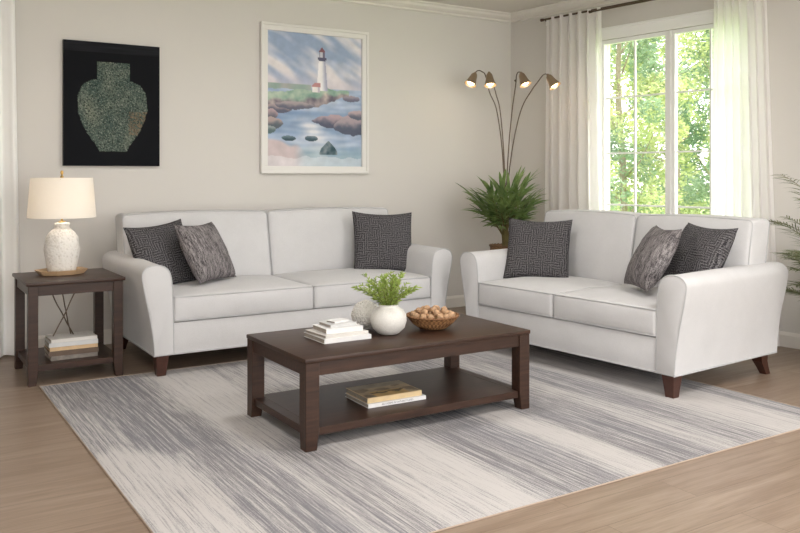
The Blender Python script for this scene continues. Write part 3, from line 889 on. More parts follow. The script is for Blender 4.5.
def sea(u, v):
    # sky
    ang = (v*1.0-u*.42)
    cl = N2(ang*2.2+4, u*.7, 2.6, 1)+.5*noise.noise(V3((ang*9, u*1.5, 2)))
    c = V3((152, 168, 196)).lerp(V3((228, 222, 224)), sstep(-.45, .40, cl+.25*(v-.2)))
    c = c.lerp(V3((206, 196, 206)), sstep(.25, .4, v)*.5)
    n1 = noise.noise(V3((u*9, v*9, 0))); n2 = N2(u, v*1.25, 11, 3)
    if v > .405:   # sea
        w = noise.noise(V3((u*5, v*34, 4)))
        c = V3((142, 162, 194)).lerp(V3((192, 203, 220)), .5+.7*w)
        c = c.lerp(V3((104, 132, 168)), sstep(.55, .62, v)*(1-sstep(.70, .8, v))*.45)
        # light path
        cxp = .44+.12*math.sin(v*9)-(.15*(v-.6)); g = math.exp(-((u-cxp)/.13)**2)*(.5+.6*w+.3)
        c = c.lerp(V3((222, 222, 228)), max(0, min(1, g*sstep(.6, .7, v))))
        c = c.lerp(V3((138, 168, 178)), sstep(.8, .93, v)*.55)
        bh = .83+.12*u-.03*n1
        if v > bh-.04*(1-u) and u < .42: c = c.lerp(V3((204, 188, 190)), sstep(0, .03, v-bh+.04*(1-u))*sstep(.42, .25, u))
        if v > .93+.02*n1: c = c.lerp(V3((226, 226, 230)), .5)
    if .385 < v < .425+.01*n1 and u < .45: c = V3((176, 172, 170)).lerp(V3((138, 166, 156)), .5+n1*.8)
    # headland
    top = .452-.03*sstep(0, .4, u)-.012*N2(u, 0, 8, 6)-.02*math.exp(-((u-.62)/.13)**2)
    bot = .555-.09*sstep(.45, .85, u)+.015*N2(u, 0, 11, 8)
    if u < .86 and top < v < bot:
        k = (v-top)/(bot-top)
        g = V3((134, 166, 152)).lerp(V3((184, 196, 178)), .5+n2*.7)
        rk = V3((110, 104, 118)).lerp(V3((168, 156, 156)), .5+n2)
        c = g.lerp(rk, sstep(.35, .7, k+.3*n1))
    def rock(cx_, cy_, rx_, ry_, col, col2, sd):
        nonlocal c
        d = ((u-cx_)/rx_)**2+((v-cy_)/ry_)**2+.5*noise.noise(V3((u*16, v*22, sd)))
        if d < 1:
            k = (v-cy_+ry_)/(2*ry_)
            c = V3(col2).lerp(V3(col), sstep(.15, .75, k+.25*n2))
    rock(.88, .475, .09, .025, (110, 110, 130), (160, 150, 160), 1)
    rock(.10, .575, .16, .033, (96, 98, 116), (166, 150, 152), 2); rock(.28, .545, .18, .03, (104, 104, 120), (170, 158, 160), 3)
    rock(.02, .62, .10, .045, (96, 98, 112), (180, 156, 160), 4); rock(.06, .68, .12, .04, (92, 100, 110), (176, 158, 156), 5); rock(.0, .73, .09, .03, (90, 108, 112), (150, 160, 160), 12)
    rock(.72, .655, .24, .052, (88, 92, 112), (182, 160, 166), 6); rock(.90, .69, .20, .065, (86, 92, 110), (172, 158, 164), 7); rock(.97, .60, .12, .035, (100, 104, 120), (190, 170, 174), 8)
    rock(.21, .792, .075, .020, (64, 84, 94), (110, 128, 138), 9); rock(.45, .790, .07, .022, (66, 86, 98), (120, 134, 146), 10)
    if abs(u-.635) < .095*sstep(.80, .90, v)**.6 and .805 < v < .912: c = V3((60, 86, 96)).lerp(V3((138, 146, 152)), .5+n2)
    # lighthouse
    if .185 < v < .425:
        hw = .034+.026*(v-.185)/.24; cu_ = .567
        if abs(u-cu_) < hw:
            k = (u-cu_)/hw; c = V3((240, 236, 238)).lerp(V3((166, 168, 190)), sstep(-.2, 1, k))
            if v < .20: c = V3((90, 92, 116))
    if .172 < v <= .187 and abs(u-.566) < .047: c = V3((92, 90, 112))
    if .130 < v <= .172 and abs(u-.566) < .030: c = V3((196, 196, 208)) if abs(u-.56) < .016 else V3((110, 104, 124))
    if .095 < v <= .130 and abs(u-.566) < .034*sstep(.085, .130, v): c = V3((132, 90, 98))
    # cottage
    if .395 < v < .44 and .46 < u < .545: c = V3((236, 230, 230)) if u < .52 else V3((196, 188, 200))
    if .365 < v <= .398 and .455+.03*(1-sstep(.365, .398, v)) < u < .55: c = V3((186, 136, 138))
    return c*(1+.05*n2)
PX0, PX1, PZ0, PZ1 = 2.648, 3.662, 1.262, 2.505
t = thing('framed_painting', 'large white-framed painting of a lighthouse above blue water and rocks', 'painting', (PX0, CY-.001, PZ1))
PW, PH = PX1-PX0, PZ1-PZ0; fw = .062
bm = bmesh.new()
for (a, b, c, d) in ((0, PW, -fw, 0), (0, PW, -PH, -PH+fw), (0, fw, -PH+fw, -fw), (PW-fw, PW, -PH+fw, -fw)):
    box(bm, a, b, -.030, 0, c, d, None, .003)
for (a, b, c, d) in ((0, PW, -.022, 0), (0, PW, -PH, -PH+.022), (0, .022, -PH+.022, -.022), (PW-.022, PW, -PH+.022, -.022)):
    box(bm, a, b, -.040, -.029, c, d, None, .003)
obj('frame', bm, M['art_white'], t)
colour_grid('canvas', PW-2*fw, PH-2*fw, 170, 220, sea, M['painting'], t, (fw, -.012, -fw))
def vase(u, v):
    c = V3((20, 21, 25)); n = N2(u, v, 20, 0, 3)
    if v < .085: c = V3((32, 33, 37))+V3((9, 9, 9))*noise.noise(V3((u*3, v*60, 0)))
    inside = False
    if .158 < v < .305: inside = .335 < u < .675
    elif .305 <= v < .885:
        pts = [(.305, .20), (.335, .29), (.39, .34), (.46, .362), (.53, .362), (.60, .345), (.68, .305), (.76, .245), (.84, .17), (.885, .135)]
        for (v0, w0), (v1, w1) in zip(pts, pts[1:]):
            if v0 <= v <= v1: w = w0+(w1-w0)*(v-v0)/(v1-v0)
        inside = abs(u-.500+.01*n) < w
    if inside:
        rr = random.random()
        k = .5+N2(u, v, 5, 3, 2)*.6
        c = V3((58, 76, 72)).lerp(V3((112, 118, 106)), max(0, min(1, k)))
        c = c.lerp(V3((30, 40, 40)), .75*sstep(.55, .8, noise.noise(V3((u*70, v*95, 1)))+.45))
        if rr > .90: c = c.lerp(V3((190, 190, 176)), .55)
        if rr < .10: c = c*.55
        if u > .66 and .55 < v < .75 and rr > .6: c = c.lerp(V3((150, 112, 84)), .6)
    return c
t = thing('canvas_print', 'black canvas with a mottled green-grey vase on it above the lamp', 'picture', (1.131, CY-.001, 2.224))
CW, CH = .690, .907
bm = bmesh.new(); box(bm, 0, CW, -.035, 0, -CH, 0, None, .002); obj('canvas_body', bm, M['black_edge'], t)
colour_grid('printed_face', CW-.002, CH-.002, 150, 200, vase, M['vase_print'], t, (.001, -.0355, -.001))

# ---------------------------------------------------------------- rug
def rug_density(x, y):
    X = x+.05*noise.noise(V3((x*2, y*.8, 1)))
    def b(a0, a1, v, f=.06): return v*sstep(a0-f, a0+f, X)*(1-sstep(a1-f, a1+f, X))
    far = sstep(3.65, 3.85, y+.18*noise.noise(V3((x*5, 0, 3))))
    d = .27
    d += b(.7, 1.32, .62)*far + b(.7, 1.10, .08)*(1-far)
    d += b(1.12, 1.42, .66)*(1-sstep(4.0, 4.4, y)) + b(1.42, 1.52, .25)*(1-far) + b(1.50, 1.72, .62)*(1-sstep(3.4, 3.7, y))
    d += b(1.32, 1.42, .35)*far
    d += b(2.15, 2.62, .62)*(1-sstep(3.5, 4.2, y)*.4)
    d += b(2.82, 3.22, .66) + b(3.22, 3.36, .25) + b(3.36, 3.62, .52)
    d += b(3.98, 4.3, .5)
    d += b(1.8, 2.1, .35)*sstep(3.9, 4.2, y)
    return max(0, min(1, d+.22*noise.noise(V3((x*3, y*.9, 7)))))
RX0, RX1, RY0, RY1_ = .815, 4.172, 2.372, 5.235
bm = bmesh.new(); nx, ny = 84, 48; dl = bm.verts.layers.float.new('dye')
vs_ = [[None]*(ny+1) for _ in range(nx+1)]
for i in range(nx+1):
    for j in range(ny+1):
        x = RX0+(RX1-RX0)*i/nx; y = RY0+(RY1_-RY0)*j/ny
        v = bm.verts.new((x, y, .0065 if 0 < i < nx and 0 < j < ny else .005)); v[dl] = rug_density(x, y); vs_[i][j] = v
for i in range(nx):
    for j in range(ny): bm.faces.new([vs_[i][j], vs_[i+1][j], vs_[i+1][j+1], vs_[i][j+1]])
border = [vs_[i][0] for i in range(nx+1)]+[vs_[nx][j] for j in range(1, ny+1)]+[vs_[i][ny] for i in range(nx-1, -1, -1)]+[vs_[0][j] for j in range(ny-1, 0, -1)]
low = [bm.verts.new((v.co.x, v.co.y, .0005)) for v in border]
for i in range(len(border)):
    k = (i+1) % len(border); bm.faces.new([border[i], low[i], low[k], border[k]])
bm.faces.new(low)
rug = thing('rug', 'large cream and grey striped woven rug under the coffee table', 'rug')
obj('rug_pile', bm, M['rug'], rug, True)
bm = bmesh.new()
q = .004
tube(bm, [(RX0-q, RY0-q, .0036), (RX1+q, RY0-q, .0036), (RX1+q, RY1_+q, .0036), (RX0-q, RY1_+q, .0036)], .0034, 8, closed=True)
obj('bound_edge', bm, M['rug_edge'], rug, True)

# ---------------------------------------------------------------- things on the coffee table
# round stoneware vase with greenery
vx, vy = at(387.5, 333, TH); ZT = TH+.0006
vx, vy = 2.245, 3.650
tv = thing('vase', 'round white speckled vase on the coffee table holding green sprigs', 'vase', (vx, vy, ZT))
bm = bmesh.new()
lathe(bm, [(0, 0), (.038, 0), (.050, .006), (.074, .030), (.083, .060), (.081, .085), (.068, .108), (.048, .121), (.043, .128), (.045, .134), (.040, .134), (.038, .126), (.045, .118), (.062, .104), (.072, .08), (.074, .055), (.06, .025), (0, .012)], 44)
for v in bm.verts: v.co *= 1.15
obj('vase_body', bm, M['speckle'], tv, True, angle=50)
# sprigs: things in a vase, one bunch
tp = thing('greenery_bunch', 'bunch of fresh green leafy sprigs in the round white vase', 'plant', (vx, vy, ZT+.05))
rnd = random.Random(4)
def leaf(bm, p, d, nrm, L, W_, droop=.2, seg=3):
    d = d.normalized(); s = d.cross(nrm)
    if s.length < 1e-4: s = d.orthogonal()
    s.normalize(); up = s.cross(d)
    prev = None
    for i in range(seg+1):
        t_ = i/seg; c = p+d*L*t_-V3((0, 0, 1))*droop*L*t_*t_
        w = W_*sin(pi*min(1, .12+t_*.88))**.8*.5 if i < seg else 0
        if i == seg: cur = [bm.verts.new(c)]
        else: cur = [bm.verts.new(c-s*w+up*w*.25), bm.verts.new(c), bm.verts.new(c+s*w+up*w*.25)]
        if prev:
            if len(cur) == 3:
                bm.faces.new([prev[0], prev[1], cur[1], cur[0]]); bm.faces.new([prev[1], prev[2], cur[2], cur[1]])
            else:
                bm.faces.new([prev[0], prev[1], cur[0]]); bm.faces.new([prev[1], prev[2], cur[0]])
        prev = cur
bms, bml = bmesh.new(), bmesh.new()
for k in range(38):
    a = 2*pi*k/38+rnd.uniform(-.2, .2); lean = rnd.uniform(.05, .95); L = rnd.uniform(.15, .235)*(1-.12*lean)
    d = V3((cos(a)*lean, sin(a)*lean, 1)).normalized(); p0 = V3((cos(a)*.010, sin(a)*.010, 0)); p1 = V3((cos(a)*.028*min(1, lean+.2), sin(a)*.028*min(1, lean+.2), .085))
    pts = smooth_path([p0, p1, p1+d*L*.5+V3((0, 0, .01)), p1+d*L-V3((0, 0, .02*lean))], 4)
    tube(bms, pts, lambda u: .0018*(1-.6*u), 5)
    m = len(pts)
    for i in range(4, m):
        tt = (pts[min(i+1, m-1)]-pts[i-1]).normalized()
        for r_ in range(5):
            b = rnd.uniform(0, 2*pi); o = tt.orthogonal().normalized(); o.rotate(Matrix.Rotation(b, 3, tt))
            dl_ = (tt*.9+o*.8).normalized()
            leaf(bml, pts[i]+tt*rnd.uniform(-.008, .008), dl_, o.cross(tt)+V3((0, 0, .3)), rnd.uniform(.018, .034), .007, .1, 2)
    leaf(bml, pts[-1], tt, V3((0, 0, 1)), .03, .008, .1, 2)
for b_ in (bms, bml):
    for v in b_.verts: v.co.x *= 1.12; v.co.y *= 1.12
    for v in b_.verts:
        if v.co.z > .05: v.co.z = .05+(v.co.z-.05)*.80+.018
obj('stems', bms, M['stem'], tp, True); obj('leaves', bml, M['sprig'], tp)
# openwork white ornament behind the vase
ox, oy = 2.208, 3.822
t = thing('openwork_sphere', 'white openwork coral-like ball ornament behind the vase on the coffee table', 'ornament', (ox, oy, ZT))
bm = bmesh.new(); bmesh.ops.create_icosphere(bm, subdivisions=3, radius=.074, matrix=Matrix.Translation((0, 0, .079)))
rnd = random.Random(9)
for v in bm.verts:
    c = V3((0, 0, .079)); d = (v.co-c); v.co = c+d*(1+.10*noise.noise(d*60)); 
me = bpy.data.meshes.new('lattice'); bm.to_mesh(me); bm.free()
o = bpy.data.objects.new('lattice', me); COL.objects.link(o); o.parent = t; me.materials.append(M['coral'])
w = o.modifiers.new('w', 'WIREFRAME'); w.thickness = .0062; w.use_replace = True; w.use_even_offset = False
s = o.modifiers.new('s', 'SUBSURF'); s.levels = s.render_levels = 1
bm = bmesh.new(); bmesh.ops.create_icosphere(bm, subdivisions=3, radius=.057, matrix=Matrix.Translation((0, 0, .079))); obj('inner_ball', bm, M['coral'], t, True)
# woven bowl
bx, by = 2.520, 3.645
t = thing('woven_bowl', 'shallow woven brown bowl full of walnuts on the coffee table', 'bowl', (bx, by, ZT))
bm = bmesh.new()
def lump(a, r, z): return .0022*sin(a*32+z*300) if r > .05 else 0
lathe(bm, [(0, 0), (.045, 0), (.065, .006), (.092, .026), (.112, .048), (.122, .060), (.126, .063), (.122, .067), (.116, .062), (.104, .050), (.084, .032), (.058, .014), (0, .010)], 96, uv=True, dispf=lump)
for v in bm.verts: v.co *= 1.12
bo = obj('bowl_body', bm, M['wicker'], t, True)
bm = bmesh.new()
pts = [(.1235*cos(a), .1235*sin(a), .065+.0018*sin(a*40)) for a in [2*pi*k/120 for k in range(120)]]
tube(bm, pts, .0048, 8, closed=True)
for v in bm.verts: v.co *= 1.12
obj('rim', bm, M['wicker'], t, True)
# walnuts
bm = bmesh.new(); bmesh.ops.create_icosphere(bm, subdivisions=3, radius=.017)
for v in bm.verts:
    d = v.co.normalized(); v.co = d*1.1*(.017+.0013*noise.noise(d*5)+.0007*noise.noise(d*13)-(.0014 if abs(d.x) < .09 else 0)); v.co.z *= 1.1
nut0 = obj('walnut', bm, M['nut'], None, True, angle=80)
rnd = random.Random(12)
spots = []
def bowl_z(r): 
    P_ = [(0, .010), (.058, .014), (.084, .032), (.104, .050), (.116, .062)]
    for (r0, z0), (r1, z1) in zip(P_, P_[1:]):
        if r <= r1: return z0+(z1-z0)*(r-r0)/(r1-r0)
    return .065
for ring, (rad, cnt, zc) in enumerate(((0, 1, .030), (.037, 6, .031), (.071, 12, .0475), (.094, 15, .0665), (.052, 9, .0635), (.018, 3, .0635), (.026, 3, .0935), (.064, 7, .0845))):
    for k in range(cnt):
        a = 2*pi*k/cnt+ring*.37+rnd.uniform(-.04, .04); r_ = rad+rnd.uniform(-.0015, .0015)
        spots.append((r_*cos(a), r_*sin(a), zc+rnd.uniform(-.001, .001)))
nt_lab = 'light brown walnut heaped in the woven bowl'
for i, (x, y, z) in enumerate(spots):
    o = nut0 if i == 0 else nut0.copy()
    if i: COL.objects.link(o)
    o.location = (bx+x*1.12, by+y*1.12, ZT+z*1.12); o.rotation_euler = (rnd.uniform(0, 6), rnd.uniform(0, 6), rnd.uniform(0, 6))
    tag(o, nt_lab, 'walnut', 'walnuts heaped in the woven bowl')

# ---------------------------------------------------------------- potted palm in the corner
def strap_leaf(bm, p, d, L, W_, droop, seg=7):
    d = d.normalized(); side = d.cross(V3((0, 0, 1)))
    if side.length < .05: side = V3((1, 0, 0))
    side.normalize(); side.rotate(Matrix.Rotation(random.uniform(-.5, .5), 3, d))
    prev = None; pos = p.copy(); dd = d.copy()
    for i in range(seg+1):
        u = i/seg; w = W_*.5*(sin(pi*(.10+.9*u))**.7 if i < seg else 0)
        if i == seg: cur = [bm.verts.new(pos)]
        else:
            up = side.cross(dd).normalized()
            cur = [bm.verts.new(pos-side*w+up*w*.35), bm.verts.new(pos), bm.verts.new(pos+side*w+up*w*.35)]
        if prev:
            if len(cur) == 3:
                bm.faces.new([prev[0], prev[1], cur[1], cur[0]]); bm.faces.new([prev[1], prev[2], cur[2], cur[1]])
            else:
                bm.faces.new([prev[0], prev[1], cur[0]]); bm.faces.new([prev[1], prev[2], cur[0]])
        prev = cur
        pos = pos+dd*L/seg; dd = (dd-V3((0, 0, 1))*droop/seg).normalized()
PPX, PPY = 4.70, 5.66
tpot = thing('woven_basket', 'tall woven brown basket planter behind the loveseat arm in the corner', 'basket', (PPX, PPY, 0))
bm = bmesh.new()
lathe(bm, [(0, 0), (.125, 0), (.135, .01), (.15, .2), (.148, .45), (.138, .60), (.142, .625), (.134, .63), (.128, .60), (.13, .56), (0, .56)], 60, uv=True, dispf=lambda a, r, z: .002*sin(a*30+z*150) if 0 < z < .6 else 0)
obj('basket_body', bm, M['basket'], tpot, True)
bm = bmesh.new()
pts = [(.14*cos(a), .14*sin(a), .627+.003*sin(a*24)) for a in [2*pi*k/96 for k in range(96)]]; tube(bm, pts, .007, 8, closed=True); obj('rim', bm, M['basket'], tpot, True)
tpl = thing('potted_palm', 'bushy green palm with long pointed leaves in the corner basket', 'plant', (PPX, PPY, .5605))
bms, bml = bmesh.new(), bmesh.new(); rnd = random.Random(21); random.seed(3)
for k in range(36):
    a = k*2.399+rnd.uniform(-.2, .2); lean = rnd.uniform(.05, .95)
    Ls = rnd.uniform(.13, .47)*(1-.25*lean)
    p0 = V3((cos(a)*.028, sin(a)*.028, 0)); d = V3((cos(a)*lean, sin(a)*lean, 1.0)).normalized()
    p1 = p0*1.2+V3((0, 0, .16)); p2 = p1+d*Ls
    pts = smooth_path([p0, p1, p2], 6); tube(bms, pts, lambda u: .006*(1-.5*u), 6)
    nl = rnd.randint(9, 12)
    for q_ in range(nl):
        f_ = q_/(nl-1); al = (f_-.5)*2.6
        # fan: leaflets spread around the stem tip
        side = V3((-sin(a), cos(a), 0)); fwd = (d*1.0+V3((cos(a), sin(a), 0))*.25).normalized()
        dv = (fwd*cos(al)+side*sin(al)+V3((0, 0, .10))+V3((rnd.uniform(-.12, .12), rnd.uniform(-.12, .12), rnd.uniform(-.1, .1)))).normalized()
        base = pts[-1-int(abs(f_-.5)*6)]
        strap_leaf(bml, base, dv, rnd.uniform(.19, .31)*(1-.15*abs(al)), rnd.uniform(.021, .031), rnd.uniform(.25, .9))
obj('stems', bms, M['stem'], tpl, True); obj('leaves', bml, M['palm'], tpl, True, angle=180)
bm = bmesh.new(); lathe(bm, [(0, .004), (.126, .004), (.126, -.0), (0, -.0)], 32); obj('soil', bm, M['soil'], tpl)

# ---------------------------------------------------------------- five-branch floor lamp behind it
LBX, LBY = 4.925, 5.93
KL = (LBX*FX+LBY*FY)
tf = thing('floor_lamp', 'bronze floor lamp with four bell shades on thin curved arms in the corner', 'floor lamp', (LBX, LBY, 0))
base = V3((LBX, LBY, 0))
bm = bmesh.new(); lathe(bm, [(0, 0), (.14, 0), (.14, .012), (.12, .02), (.02, .03), (.016, .06), (0, .06)], 40); obj('base', bm, M['dark_metal'], tf, True)
bm = bmesh.new(); tube(bm, [(0, 0, .03), (0, 0, 1.02)], .011, 12); obj('pole', bm, M['dark_metal'], tf, True)
def lp(X, Y, dk=0):   # measured from a 7.27x enlargement
    return ray(460+X/7.27, 60+Y/7.27, KL+dk)-base
heads = [([(265, 360), (215, 235), (185, 112), (160, 85), (138, 76), (118, 84), (110, 98)], (110, 95), (68, 190), -.12),
         ([(290, 360), (262, 250), (240, 160), (228, 112), (221, 96), (214, 92), (212, 97)], (212, 96), (217, 183), -.22),
         ([(380, 360), (392, 270), (406, 170), (410, 118), (420, 92), (434, 88), (444, 97)], (444, 97), (478, 198), -.16),
         ([(445, 360), (520, 222), (566, 158), (596, 118), (612, 104), (628, 102), (640, 112)], (636, 110), (692, 204), -.42)]
for idx, (arm, top, mouth, dk) in enumerate(heads):
    ax, ay = arm[0]
    j = V3(((idx-1.5)*.010, 0, .98))
    low_ = [j, j+V3((0, 0, .12))]
    P0 = [lp(x, y, dk*(i+1)/len(arm)) for i, (x, y) in enumerate(arm)]
    mid = lp(ax*.45+335*.55, 620, dk*.05)
    pts = smooth_path(low_+[mid]+P0, 8)
    bm = bmesh.new(); tube(bm, pts, lambda u: .0058-.0012*u, 8); obj('arm', bm, M['dark_metal'], tf, True)
    T_ = P0[-1]; Mo = lp(*mouth, dk)
    ax_ = (Mo-T_); ln = .098; ax_ = (ax_.normalized()+V3((-FX, -FY, 0))*.30).normalized()
    rotm = ax_.to_track_quat('Z', 'Y').to_matrix().to_4x4()
    mt = Matrix.Translation(T_) @ rotm
    bm = bmesh.new()
    lathe(bm, [(0, -.012), (.006, -.012), (.010, -.006), (.013, .0), (.019, .006), (.024, .018), (.029, .045), (.037, .075), (.0465, ln), (.0445, ln), (.035, .074), (.027, .045), (.022, .02), (0, .012)], 32)
    for v in bm.verts: v.co = mt @ (v.co*1.22)
    hs = obj('lamp_shade', bm, M['brass'], tf, True, angle=50)
    bm = bmesh.new(); lathe(bm, [(0, .014), (.012, .02), (.014, .045), (.027, .06), (.030, .075), (.024, .090), (0, .098)], 20)
    for v in bm.verts: v.co = mt @ (v.co*1.22)
    obj('bulb', bm, M['bulb'], hs, True)
    lt = bpy.data.lights.new('spot', 'POINT'); lt.energy = .35; lt.color = (1, .82, .6); lt.shadow_soft_size = .02
    lo_ = bpy.data.objects.new('lamp_light', lt); COL.objects.link(lo_); lo_.parent = hs; lo_.location = mt @ V3((0, 0, .145))
bm = bmesh.new(); kk = lp(403, 150, -.06); bmesh.ops.create_uvsphere(bm, u_segments=12, v_segments=8, radius=.011, matrix=Matrix.Translation(kk)); obj('knob', bm, M['dark_metal'], tf, True)

# ---------------------------------------------------------------- feathery palm at the right edge
FPX, FPY = 5.27, 2.90
t = thing('plant_pot', 'white tapered planter beside the loveseat at the right edge', 'planter', (FPX, FPY, 0))
bm = bmesh.new(); lathe(bm, [(0, 0), (.11, 0), (.12, .01), (.155, .30), (.16, .31), (.15, .31), (.14, .28), (0, .28)], 40); obj('pot_body', bm, M['speckle'], t, True)
t = thing('feathery_palm', 'feathery olive-green palm at the right edge beside the loveseat', 'plant', (FPX, FPY, .2805))
bms, bml = bmesh.new(), bmesh.new(); rnd = random.Random(33)
vl = V3((-RX, -RY, 0))    # toward the camera's left
LSI = (Matrix.Translation((3.584, 4.745, 0)) @ Matrix.Rotation(ROTL, 4, 'Z')).inverted()
fr = [(radians(a_), l_, L_) for a_, l_, L_ in ((135, .36, 1.22), (120, .42, 1.18), (128, .50, 1.3), (112, .45, 1.3), (140, .30, 1.1), (150, .18, 1.12), (172, .12, 1.22), (125, .30, 1.15), (100, .95, .85), (85, 1.0, 1.0), (112, .6, 1.05), (95, 1.25, .6), (104, 1.4, .72), (88, 1.5, .66), (118, .9, .8))]
for k in range(70): fr.append((k*2.399, rnd.uniform(.1, 1.0), rnd.uniform(.45, 1.2)))
for a, lean, L in fr:
    d = V3((cos(a)*lean, sin(a)*lean, 1.1)).normalized(); pos = V3((cos(a)*.03, sin(a)*.03, 0)); pts = [pos.copy()]; dd = d.copy(); n = 14
    hz = V3((cos(a), sin(a), 0))
    for i in range(n):
        pos = pos+dd*L/n; pts.append(pos.copy())
        dd = (dd+hz*.05+V3((0, 0, -1))*(.02+.16*(i/n)**1.5)).normalized()
    # keep fronds out of the loveseat
    bad = False
    for p_ in pts:
        w_ = LSI @ (p_+V3((FPX, FPY, .28)))
        v_ = p_+V3((FPX, FPY, .28)); px_ = 400+F*(v_.x*RX+v_.y*RY)/(v_.x*FX+v_.y*FY)
        if px_ < 762: bad = True
        if -.25 < w_.x < 1.95 and w_.y < 1.15 and w_.z < 1.0: bad = True
    if bad: continue
    tube(bms, pts, lambda u: .005*(1-.75*u), 6)
    for i in range(5, n+1):
        for h_ in (0, .33, .66):
            if i == n and h_ > 0: continue
            pp = pts[i].lerp(pts[min(i+1, n)], h_); tt = (pts[min(i+1, n)]-pts[i-1]).normalized(); sd = tt.cross(V3((0, 0, 1))).normalized()
            ll = .17*sin(pi*(.2+.75*(i-4)/(n-3)))
            for s_ in (-1, 1):
                strap_leaf(bml, pp, (tt*.75+sd*s_+V3((0, 0, rnd.uniform(-.1, .25)))).normalized(), ll*rnd.uniform(.8, 1.1), .008, rnd.uniform(.2, .7), 4)
# neighbours in the room limit how far a frond can reach
def clampv(bm):
    rr = WM.inverted()
    for v in bm.verts:
        q = rr @ (v.co+V3((FPX, FPY, .2805)))
        if q.y > -.19: q.y = -.19; v.co = WM @ q - V3((FPX, FPY, .2805))
clampv(bml); clampv(bms)
obj('stems', bms, M['stem'], t, True); obj('leaves', bml, M['fern'], t, True, angle=180)
bm = bmesh.new(); lathe(bm, [(0, .004), (.137, .004), (.137, 0), (0, 0)], 32); obj('soil', bm, M['soil'], t)

# ---------------------------------------------------------------- outdoors
bm = bmesh.new(); box(bm, -30, 60, -30, 50, -.40, -.30); struct('ground', bm, M['lawn'])
bm = bmesh.new(); box(bm, -9, 13, -14, YB-.02, -.30, -.12); struct('bounce_slab', bm, M['bounce_slab'])  # unseen pale slab added to bounce neutral light into the room
def tree(label, x, y, h, rx_, seed, mats, n=7000, ls=.10, zc0=.5):
    rnd = random.Random(seed)
    t = thing('tree', label, 'tree', (x, y, -.3), 0, None)
    bm = bmesh.new()
    tube(bm, smooth_path([(0, 0, 0), (.05, .02, h*.3), (-.04, .03, h*.6), (.02, 0, h*.85)], 5), lambda u: .055*(1-.7*u)+.006, 10)
    for k in range(9):
        a = k*2.4; z = h*(.2+.06*k); tube(bm, [(0, 0, z), (cos(a)*rx_*.35, sin(a)*rx_*.35, z+.25), (cos(a)*rx_*.6, sin(a)*rx_*.6, z+.6)], lambda u: .014*(1-.7*u), 6)
    obj('trunk', bm, M['bark'], t, True)
    bm = bmesh.new()
    cl_ = []
    for k in range(110):
        a = rnd.uniform(0, 2*pi); zz_ = rnd.uniform(.02, 1); r_ = rx_*sqrt(rnd.random())*(.6+.4*sin(pi*min(1, .18+zz_*.8)))
        cl_.append((V3((cos(a)*r_, sin(a)*r_, h*(.04+.94*zz_))), rnd.uniform(.15, .32)*rx_**.5, rnd.random()))
    for i in range(n):
        c, s, mi = cl_[rnd.randrange(110)]
        d = V3((rnd.gauss(0, 1), rnd.gauss(0, 1), rnd.gauss(0, 1))).normalized()*s*rnd.uniform(.6, 1)
        p = c+d; u = V3((rnd.gauss(0, 1), rnd.gauss(0, 1), rnd.gauss(0, .6))).normalized(); w = u.orthogonal().normalized(); w.rotate(Matrix.Rotation(rnd.uniform(0, 6), 3, u))
        L = ls*rnd.uniform(.6, 1.3)
        f = bm.faces.new([bm.verts.new(p-u*L*.5), bm.verts.new(p+w*L*.24), bm.verts.new(p+u*L*.5), bm.verts.new(p-w*L*.24)])
        f.material_index = 0 if mi < .6 else 1
    obj('leaves', bm, mats, t)
    return t
def gp(px, k): v = ray(px, 200, k); return v.x, v.y
G_ = [M['tree_a'], M['tree_b']]
tree('leafy yellow-green tree seen through the left pane of the window', *gp(622, 10.6), 4.6, .80, 1, G_, 20000, .062)
tree('leafy blue-green tree outside, seen in the right pane beside the mullion', *gp(735, 11.3), 4.8, .85, 2, G_[::-1], 20000, .062)
tree('tall dense tree outside, standing behind the gap between the two nearest trees', *gp(676, 13.8), 6.4, 1.25, 4, G_, 20000, .08)
tree('distant tree outside behind the left sheer curtain', *gp(545, 15.8), 6.4, 1.15, 6, G_[::-1], 11000, .10)
tree('distant tree outside behind the right sheer curtain', *gp(785, 15.2), 6.6, 1.3, 5, G_, 11000, .10)
tree('farthest broad tree filling the view behind the others outside', *gp(650, 19.5), 8.0, 2.6, 8, G_[::-1], 14000, .16)

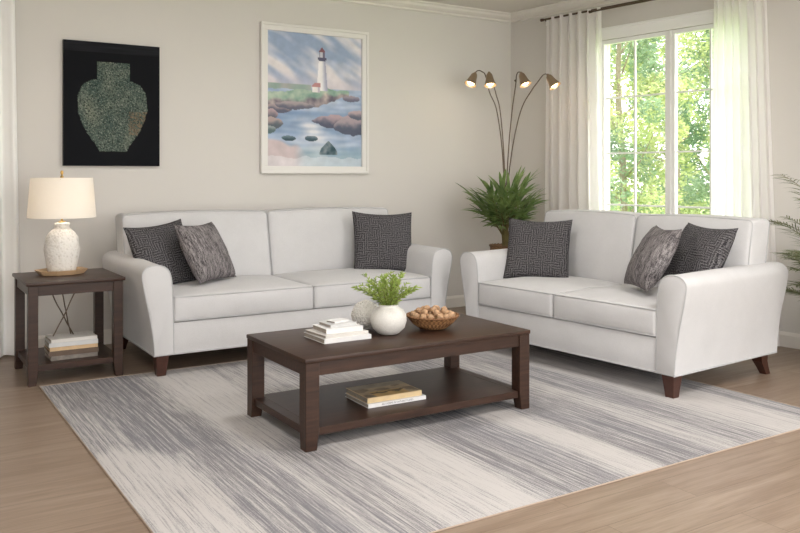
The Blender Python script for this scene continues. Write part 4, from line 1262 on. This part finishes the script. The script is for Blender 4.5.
# ---------------------------------------------------------------- light
wd = bpy.data.worlds.new('sky'); SC.world = wd; wd.use_nodes = True
nt = wd.node_tree; bg = nt.nodes['Background']
tc = nt.nodes.new('ShaderNodeTexCoord'); sp = nt.nodes.new('ShaderNodeSeparateXYZ'); rp = nt.nodes.new('ShaderNodeValToRGB')
nt.links.new(tc.outputs['Generated'], sp.inputs[0]); nt.links.new(sp.outputs['Z'], rp.inputs[0]); nt.links.new(rp.outputs[0], bg.inputs[0])
rp.color_ramp.elements[0].color = (1, .985, .965, 1); rp.color_ramp.elements[1].color = (.88, .94, 1, 1)
bg.inputs[1].default_value = 3.9
sun = bpy.data.lights.new('sun', 'SUN'); sun.energy = 9; sun.angle = radians(3); sun.color = (1, .96, .88)
so = bpy.data.objects.new('sun', sun); COL.objects.link(so)
so.rotation_euler = V3((-.36, .14, -.92)).to_track_quat('-Z', 'Y').to_euler(); so.location = (9, 2, 8)
def ceiling_fill(x, y, label, e_):  # added fill light, out of view, shaped as a flush ceiling fixture
    t = thing('ceiling_fill', label, 'fill light', (x, y, ZC-.0005))
    bm = bmesh.new(); lathe(bm, [(.28, 0), (.31, 0), (.31, -.035), (.28, -.035), (.28, 0)], 48); obj('ring', bm, M['trim'], t, True)
    bm = bmesh.new(); lathe(bm, [(0, -.004), (.278, -.004), (.278, -.028), (0, -.032)], 48); obj('diffuser', bm, M['lens'], t, True)
    l = bpy.data.lights.new('ceiling_fill_lamp', 'AREA'); l.shape = 'DISK'; l.size = .56; l.energy = e_; l.color = (1, .985, .97)
    o = bpy.data.objects.new('ceiling_fill_lamp', l); COL.objects.link(o); o.parent = t; o.location = (0, 0, -.04)
for x, y, lb, e_ in ((.2, -1.2, 'added round white fill light behind the viewer on the left', 52), (3.6, -1.2, 'added round white fill light behind the viewer on the right', 52),
        (.2, 1.6, 'added round white fill light above the left of the room', 44), (3.4, 1.6, 'added round white fill light above the open floor right', 44),
        (2.4, 3.9, 'added round white fill light above the coffee table', 22)):
    ceiling_fill(x, y, lb, e_)
pl = bpy.data.lights.new('table_bulb', 'POINT'); pl.energy = 5; pl.color = (1, .93, .84); pl.shadow_soft_size = .04
po = bpy.data.objects.new('table_bulb', pl); COL.objects.link(po); po.location = (LX, LY, ZB+.455)

# ---------------------------------------------------------------- camera
cam = bpy.data.cameras.new('camera'); co = bpy.data.objects.new('camera', cam); COL.objects.link(co)
co.location = (0, 0, HC); co.rotation_euler = (pi/2, 0, -YAW)
cam.sensor_width = 36; cam.lens = F/800*36; cam.shift_y = -(266.5-175)/800; cam.clip_start = .05
SC.camera = co
SC.view_settings.view_transform = 'Standard'; SC.view_settings.look = 'None'; SC.view_settings.gamma = 1
SC.view_settings.exposure = 0.02; SC.view_settings.use_curve_mapping = False
